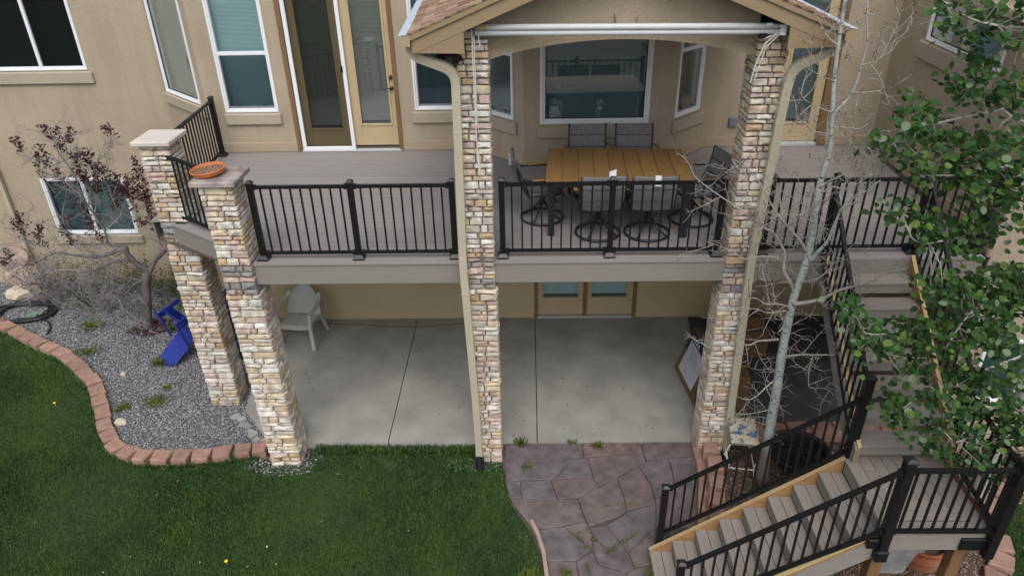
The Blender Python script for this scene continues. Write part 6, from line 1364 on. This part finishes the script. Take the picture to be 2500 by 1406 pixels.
# pale bark with dark scars
BARK, ntb, Nb, Lb, Bb = nodes('aspen_bark')
tcb = Nb.new('ShaderNodeTexCoord'); mpb = Nb.new('ShaderNodeMapping'); mpb.inputs['Scale'].default_value = (1, 1, 2.6); Lb.new(tcb.outputs['Object'], mpb.inputs[0])
nb1 = Nb.new('ShaderNodeTexNoise'); nb1.inputs['Scale'].default_value = 17; nb1.inputs['Detail'].default_value = 3; Lb.new(mpb.outputs[0], nb1.inputs[0])
rbk = ramp(Nb, [(.05, .05, .045), (.29, .325, .31), (.36, .395, .375), (.43, .455, .43)], [.33, .38, .55, .75]); Lb.new(nb1.outputs[0], rbk.inputs[0])
sx_ = Nb.new('ShaderNodeSeparateXYZ'); Lb.new(tcb.outputs['Object'], sx_.inputs[0])
nb2 = Nb.new('ShaderNodeTexNoise'); nb2.inputs['Scale'].default_value = 9; Lb.new(tcb.outputs['Object'], nb2.inputs[0])
ad_ = Nb.new('ShaderNodeMath'); ad_.operation = 'MULTIPLY_ADD'; ad_.inputs[1].default_value = .7; Lb.new(nb2.outputs[0], ad_.inputs[0]); Lb.new(sx_.outputs[2], ad_.inputs[2])
sc_ = Nb.new('ShaderNodeMath'); sc_.operation = 'MULTIPLY'; sc_.inputs[1].default_value = .4; Lb.new(ad_.outputs[0], sc_.inputs[0])
rz_ = ramp(Nb, [(1, 1, 1), (0, 0, 0)], [.36, .50]); Lb.new(sc_.outputs[0], rz_.inputs[0])
mxb = Nb.new('ShaderNodeMix'); mxb.data_type = 'RGBA'; Lb.new(rz_.outputs[0], mxb.inputs[0]); Lb.new(rbk.outputs[0], mxb.inputs[6]); mxb.inputs[7].default_value = (.13, .115, .095, 1); Lb.new(mxb.outputs[2], Bb.inputs['Base Color']); Bb.inputs['Roughness'].default_value = .8
bpb = Nb.new('ShaderNodeBump'); bpb.inputs['Distance'].default_value = .004; Lb.new(nb1.outputs[0], bpb.inputs['Height']); Lb.new(bpb.outputs[0], Bb.inputs['Normal'])
LIMB = mk('aspen_limb', (.29, .275, .235), (.37, .355, .315), 14, .8)
TWIG = mk('aspen_twig', (.23, .21, .19), (.32, .30, .27), 14, .85)
BUD = mk('bud', (.05, .022, .02), None, 5, .7)
asp = thing('bare_aspen', 'bare pale barked aspen with leafless twigs between the right column and the stairs', 'tree', tuple(ASPEN[0][0][0]))
q = random.Random(21)
for i, (pts, ra, rb_) in enumerate(ASPEN):
    n = len(pts); rads = [(ra+(rb_-ra)*(k/(n-1))**.8)*.88 for k in range(n)]
    if i == 0: rads[0] = .078
    P, R_ = smooth_path(pts, rads, 4)
    if i == 0:
        for k in range(len(P)): R_[k] *= 1+.05*math.sin(k*1.7)
    MB().tube(P, R_, 10 if i == 0 else 7).build('trunk' if i == 0 else 'limb', BARK if i in (0, 1, 2) else LIMB, asp, smooth=True)
tw_ = MB(); tips = []
for i, (pts, ra, rb_) in enumerate(ASPEN):
    P, R_ = smooth_path(pts, [ra]*len(pts), 3)
    if i == 0: twigs(tw_, P, ra, q, .13, .42, 1, .30, tips, .5, .0058, .10)
    elif i == 1: twigs(tw_, P, ra, q, .15, .34, 1, .5, tips, .6, .005, .05)
    else: twigs(tw_, P, ra, q, .085, .42, 1, .28 if i not in (12, 14) else .0, tips, .9, .0052, .12)
tw_.build('twigs', TWIG, asp, kind='stuff')
bd = MB()
for p, d in tips[::2]:
    for k in range(2):
        c = p-d*(.03*k); s = .0065
        bd.add([c+Vector((s, 0, 0)), c+Vector((0, s, 0)), c-Vector((s, 0, 0)), c-Vector((0, s, 0)), c+d*.016, c-d*.012], [(0, 1, 4), (1, 2, 4), (2, 3, 4), (3, 0, 4), (1, 0, 5), (2, 1, 5), (3, 2, 5), (0, 3, 5)])
bd.build('buds', BUD, asp, kind='stuff')

# purple leaved ornamental tree
PBARK = mk('plum_bark', (.075, .065, .065), (.16, .145, .145), 12, .9, .006, 40, stretch=(1, 1, .4))
PTWIG = mk('plum_twig', (.17, .155, .155), (.27, .25, .25), 12, .9)
pl = thing('purple_leaf_tree', 'sparse purple leaved tree with grey branches in the gravel bed by the left wall', 'tree', tuple(PLUM[0][0][0]))
q = random.Random(31)
for i, (pts, ra, rb_) in enumerate(PLUM):
    n = len(pts); rads = [ra+(rb_-ra)*(k/(n-1))**.8 for k in range(n)]
    P, R_ = smooth_path(pts, rads, 3)
    MB().tube(P, R_, 8).build('trunk' if i == 0 else 'limb', PBARK if ra > .02 else PTWIG, pl, smooth=True)
tw_ = MB(); tips2 = []
for i, (pts, ra, rb_) in enumerate(PLUM):
    if i == 0: continue
    P, R_ = smooth_path(pts, [ra]*len(pts), 3)
    twigs(tw_, P, ra, q, .062, .50, 1, .18 if i not in (3, 4, 5, 9) else -.05, tips2, .8, .0062, .22)
tw_.build('twigs', PTWIG, pl, kind='stuff')
def leafquad(mb, p, q, l, w, nb=None, droop=0):
    d = Vector((q.gauss(0, 1), q.gauss(0, 1), q.gauss(.25, .7))); d.normalize()
    if nb is not None: d = (d+nb*1.2).normalized()
    s = d.cross(Vector((q.gauss(0, 1), q.gauss(0, 1), q.gauss(0, 1)))).normalized()*w; nrm = d.cross(s).normalized()*w*.35
    a, m_, b = p, p+d*l*.5, p+d*l
    mb.add([a, m_+s+nrm, b, m_-s+nrm, m_-nrm*.3], [(0, 4, 1), (1, 4, 2), (2, 4, 3), (3, 4, 0)])
PLEAF = mk_ramp_rand('purple_leaf', [(.045, .012, .018), (.06, .016, .022), (.032, .010, .014), (.075, .024, .026), (.045, .016, .018)], .6, True, spec=.3)[0]
lf = MB(); sp = MB()
for c in PLUMCL:
    c = Vector(c); ax = Vector((q.gauss(-.1, .5), q.gauss(0, .3), 1)).normalized(); L_ = q.uniform(.16, .34)
    sp.tube([c-ax*L_*1.1+Vector((.05, 0, -.05)), c-ax*L_*.5, c+ax*L_*.5], [.006, .005, .002], 4)
    for k in range(int(q.uniform(34, 60))):
        p = c+ax*q.uniform(-.5, .5)*L_+Vector((q.gauss(0, .03), q.gauss(0, .03), q.gauss(0, .02)))
        leafquad(lf, p, q, q.uniform(.05, .085), q.uniform(.012, .020))
sp.build('leaf_shoots', PTWIG, pl, kind='stuff'); lf.build('leaves', PLEAF, pl, kind='stuff')
# undergrowth by the wall
def shrub(label, c, rx, ry, h, nleaf, ntw, leafm, name='shrub', lw=(.014, .022), seed=2, cat='shrub', group=None):
    q = random.Random(seed); s = thing(name, label, cat, c, group=group); tw = MB(); lv = MB()
    for i in range(ntw):
        a = q.uniform(0, 2*PI); d = math.sqrt(q.random()); b = Vector(c)+Vector((rx*d*.5*math.cos(a), ry*d*.5*math.sin(a), 0)); e = Vector(c)+Vector((rx*d*math.cos(a)*1.15+q.gauss(0, .1), ry*d*math.sin(a)*1.1+q.gauss(0, .06), h*q.uniform(.4, 1.05)))
        m_ = b.lerp(e, .5)+Vector((q.gauss(0, .06), q.gauss(0, .05), q.uniform(.0, .12)))
        P, R_ = smooth_path([b, m_, e], [.007, .005, .002], 3); tw.tube(P, R_, 3); twigs(tw, P, .006, q, .15, .22, 0, .2, None, .7, .005, .3)
        for k in range(nleaf//max(1, ntw)):
            p = P[q.randrange(2, len(P))]+Vector((q.gauss(0, .05), q.gauss(0, .05), q.gauss(0, .05))); leafquad(lv, p, q, q.uniform(.03, .06), q.uniform(*lw))
    tw.build('twigs', PTWIG, s, kind='stuff')
    if lv.v: lv.build('leaves', leafm, s, kind='stuff')
    return s
OLIVE = mk_ramp_rand('olive_leaf', [(.055, .085, .018), (.075, .105, .025), (.04, .065, .016), (.095, .12, .03)], .6, True)[0]
sg = 'low shrubs along the left wall'
shrub('low olive green shrub against the wall right of the tree trunk', (-6.75, 4.55, -.08), .75, .30, .62, 1100, 50, OLIVE, seed=3, group=sg)
shrub('low olive green shrub under the basement window', (-8.0, 4.5, -.08), .75, .32, .75, 900, 46, OLIVE, seed=4, group=sg)
shrub('twiggy olive shrub near the boulders at the left edge', (-9.3, 4.45, -.08), .6, .32, .9, 500, 40, OLIVE, seed=5, group=sg)
shrub('leafless tangle of dead grey twigs on the gravel below the tree', (-7.7, 3.75, -.08), .95, .40, .55, 0, 56, OLIVE, 'dead_twigs', seed=6, cat='brush', group=sg)
shrub('small flat olive mat on the gravel beside the hose', (-8.35, 4.0, -.08), .4, .25, .18, 420, 26, OLIVE, seed=7, group=sg)
shrub('dense dead brush leaning over the hose at the left', (-8.9, 4.2, -.08), .85, .35, .8, 30, 46, OLIVE, 'dead_twigs', seed=8, cat='brush', group=sg)
shrub('tiny green plant on the gravel by the blue chair back', (-6.55, 4.0, -.08), .35, .2, .3, 240, 20, OLIVE, seed=9, group=sg)

# leafy aspen in front of the right wing
ga = thing('leafy_aspen', 'aspen with round green leaves in front of the stairs at the right edge', 'tree', (5.55, -.95, -.1))
GB = mk('grey_white_bark', (.30, .30, .27), (.46, .46, .42), 12, .85)
q = random.Random(41)
TP = [(5.55, -.95, -.1), (5.50, -1.05, 1.2), (5.42, -1.2, 2.6), (5.30, -1.4, 4.0), (5.15, -1.6, 5.4), (5.05, -1.75, 6.8)]
P, R_ = smooth_path(TP, [.10, .09, .075, .06, .045, .02], 4); MB().tube(P, R_, 10).build('trunk', GB, ga, smooth=True)
hubs = []
gc = [Vector(g_) for g_ in GREEN]
order = sorted(gc, key=lambda v: (v.z, v.x)); nh = 16; groups = [order[i::1][0:0] for i in range(nh)]
cent = [order[int((i+.5)*len(order)/nh)] for i in range(nh)]
for it in range(6):
    groups = [[] for _ in cent]
    for v in gc: groups[min(range(nh), key=lambda i: (v-cent[i]).length)].append(v)
    cent = [sum(g_, Vector())/len(g_) if g_ else c for g_, c in zip(groups, cent)]
tw_ = MB()
for c, g_ in zip(cent, groups):
    zt = max(.8, min(6.4, c.z-.35)); k = min(range(len(P)), key=lambda i: abs(P[i].z-zt)); b = P[k]
    far = min(g_, key=lambda v: v.x) if g_ else c
    m1_ = b.lerp(c, .45)+Vector((q.gauss(0, .06), q.gauss(0, .06), .10)); e = far
    LP, LR = smooth_path([b, m1_, c+Vector((0, .06, -.04)), c.lerp(e, .6)+Vector((0, .05, -.03)), e], [.020, .013, .009, .006, .003], 4)
    MB().tube(LP, LR, 7).build('limb', GB, ga, smooth=True)
    for v in g_:
        s = min(LP, key=lambda p: (p-v).length); mm = s.lerp(v, .5)+Vector((q.gauss(0, .025), q.gauss(0, .03), q.gauss(-.01, .03)))
        TPp, TR_ = smooth_path([s, mm, v], [.006, .0045, .003], 3); tw_.tube(TPp, TR_, 4)
def aspen_leaf(seed):
    r = random.Random(seed); n = 11; vs = [Vector((0, .0, 0))]; mb = MB(); fold = r.uniform(.08, .3); cup = r.uniform(-.12, .15)
    pts = []
    for k in range(n):
        a = 2*PI*k/n+PI/2; rad = 1+.03*r.uniform(-1, 1)+(.16 if k == 0 else 0)-(.10 if k in (5, 6) else 0); x, yv = rad*math.cos(a), rad*math.sin(a)
        pts.append((x, yv, fold*abs(x)+cup*(yv*yv)))
    mb.add([(0, 0, 0)]+pts, [(0, i+1, (i+1) % n+1) for i in range(n)])
    st = Vector((0, -1, 0)); mb.add([(-.03, -.9, 0), (.03, -.9, 0), (.03, -1.7, .12), (-.03, -1.7, .12)], [(0, 1, 2, 3)])
    return mb
GLEAF, BL_, NL_, LL_, MXL = mk_ramp_rand('aspen_leaf', [(.031, .078, .020), (.039, .095, .023), (.023, .061, .017), (.060, .128, .027), (.035, .085, .022), (.027, .069, .019), (.10, .17, .033), (.031, .077, .021), (.021, .055, .016), (.045, .104, .025), (.15, .21, .12)], .55, False, tint=.15, nscale=30, spec=.2)
GLEAFI, BI_, NI_, LI_, MXI = mk_ramp_rand('aspen_leaf_joined', [(.031, .078, .020), (.039, .095, .023), (.023, .061, .017), (.060, .128, .027), (.035, .085, .022), (.027, .069, .019), (.10, .17, .033), (.031, .077, .021), (.021, .055, .016), (.045, .104, .025), (.15, .21, .12)], .55, True, tint=.15, nscale=30, spec=.2)
for Bx, Nx, Lx, Mx in ((BL_, NL_, LL_, MXL), (BI_, NI_, LI_, MXI)):
    tr = Nx.new('ShaderNodeBsdfTranslucent'); Lx.new(Mx.outputs[2], tr.inputs[0]); ms = Nx.new('ShaderNodeMixShader'); ms.inputs[0].default_value = .26
    Lx.new(Bx.outputs[0], ms.inputs[1]); Lx.new(tr.outputs[0], ms.inputs[2]); Lx.new(ms.outputs[0], Nx['Material Output'].inputs[0])
LV = [aspen_leaf(i) for i in range(6)]; LM = [l.mesh('leaf', GLEAF) for l in LV]
leaves = []
for v in gc:
    for k in range(int(q.uniform(22, 35))):
        p = v+Vector((q.gauss(0, .066), q.gauss(0, .09), q.gauss(0, .056)))
        nrm = Vector((q.gauss(0, .45), q.gauss(-.38, .42), q.gauss(.75, .35))).normalized(); tip = Vector((q.gauss(0, .6), q.gauss(-.3, .6), q.gauss(-.8, .4)))
        tip = (tip-nrm*tip.dot(nrm)).normalized(); xx = tip.cross(nrm).normalized(); R3 = Matrix((xx, tip, nrm)).transposed()
        leaves.append((p, R3, q.uniform(.022, .034)*(1 if q.random() < .85 else .7)))
arr = np.array([tuple(l[0]) for l in leaves]); vis = inview(arr, 1.0); dist = np.linalg.norm(arr-np.array(CAMLOC), axis=1)
sizev = np.array([l[2] for l in leaves])/dist*vis; big_ = set(np.argsort(-sizev)[:295].tolist())
rest = MB()
for i, (p, R3, s) in enumerate(leaves):
    if i in big_:
        o = inst('leaf', LM[i % 6], ga, p, R3.to_euler(), (s, s, s))
    else:
        mbl = LV[i % 6]; rest.add([p+R3@(Vector(v)*s) for v in mbl.v], mbl.f)
rest.build('foliage', GLEAFI, ga, kind='stuff')
tw_.build('twigs', TWIG, ga, kind='stuff')
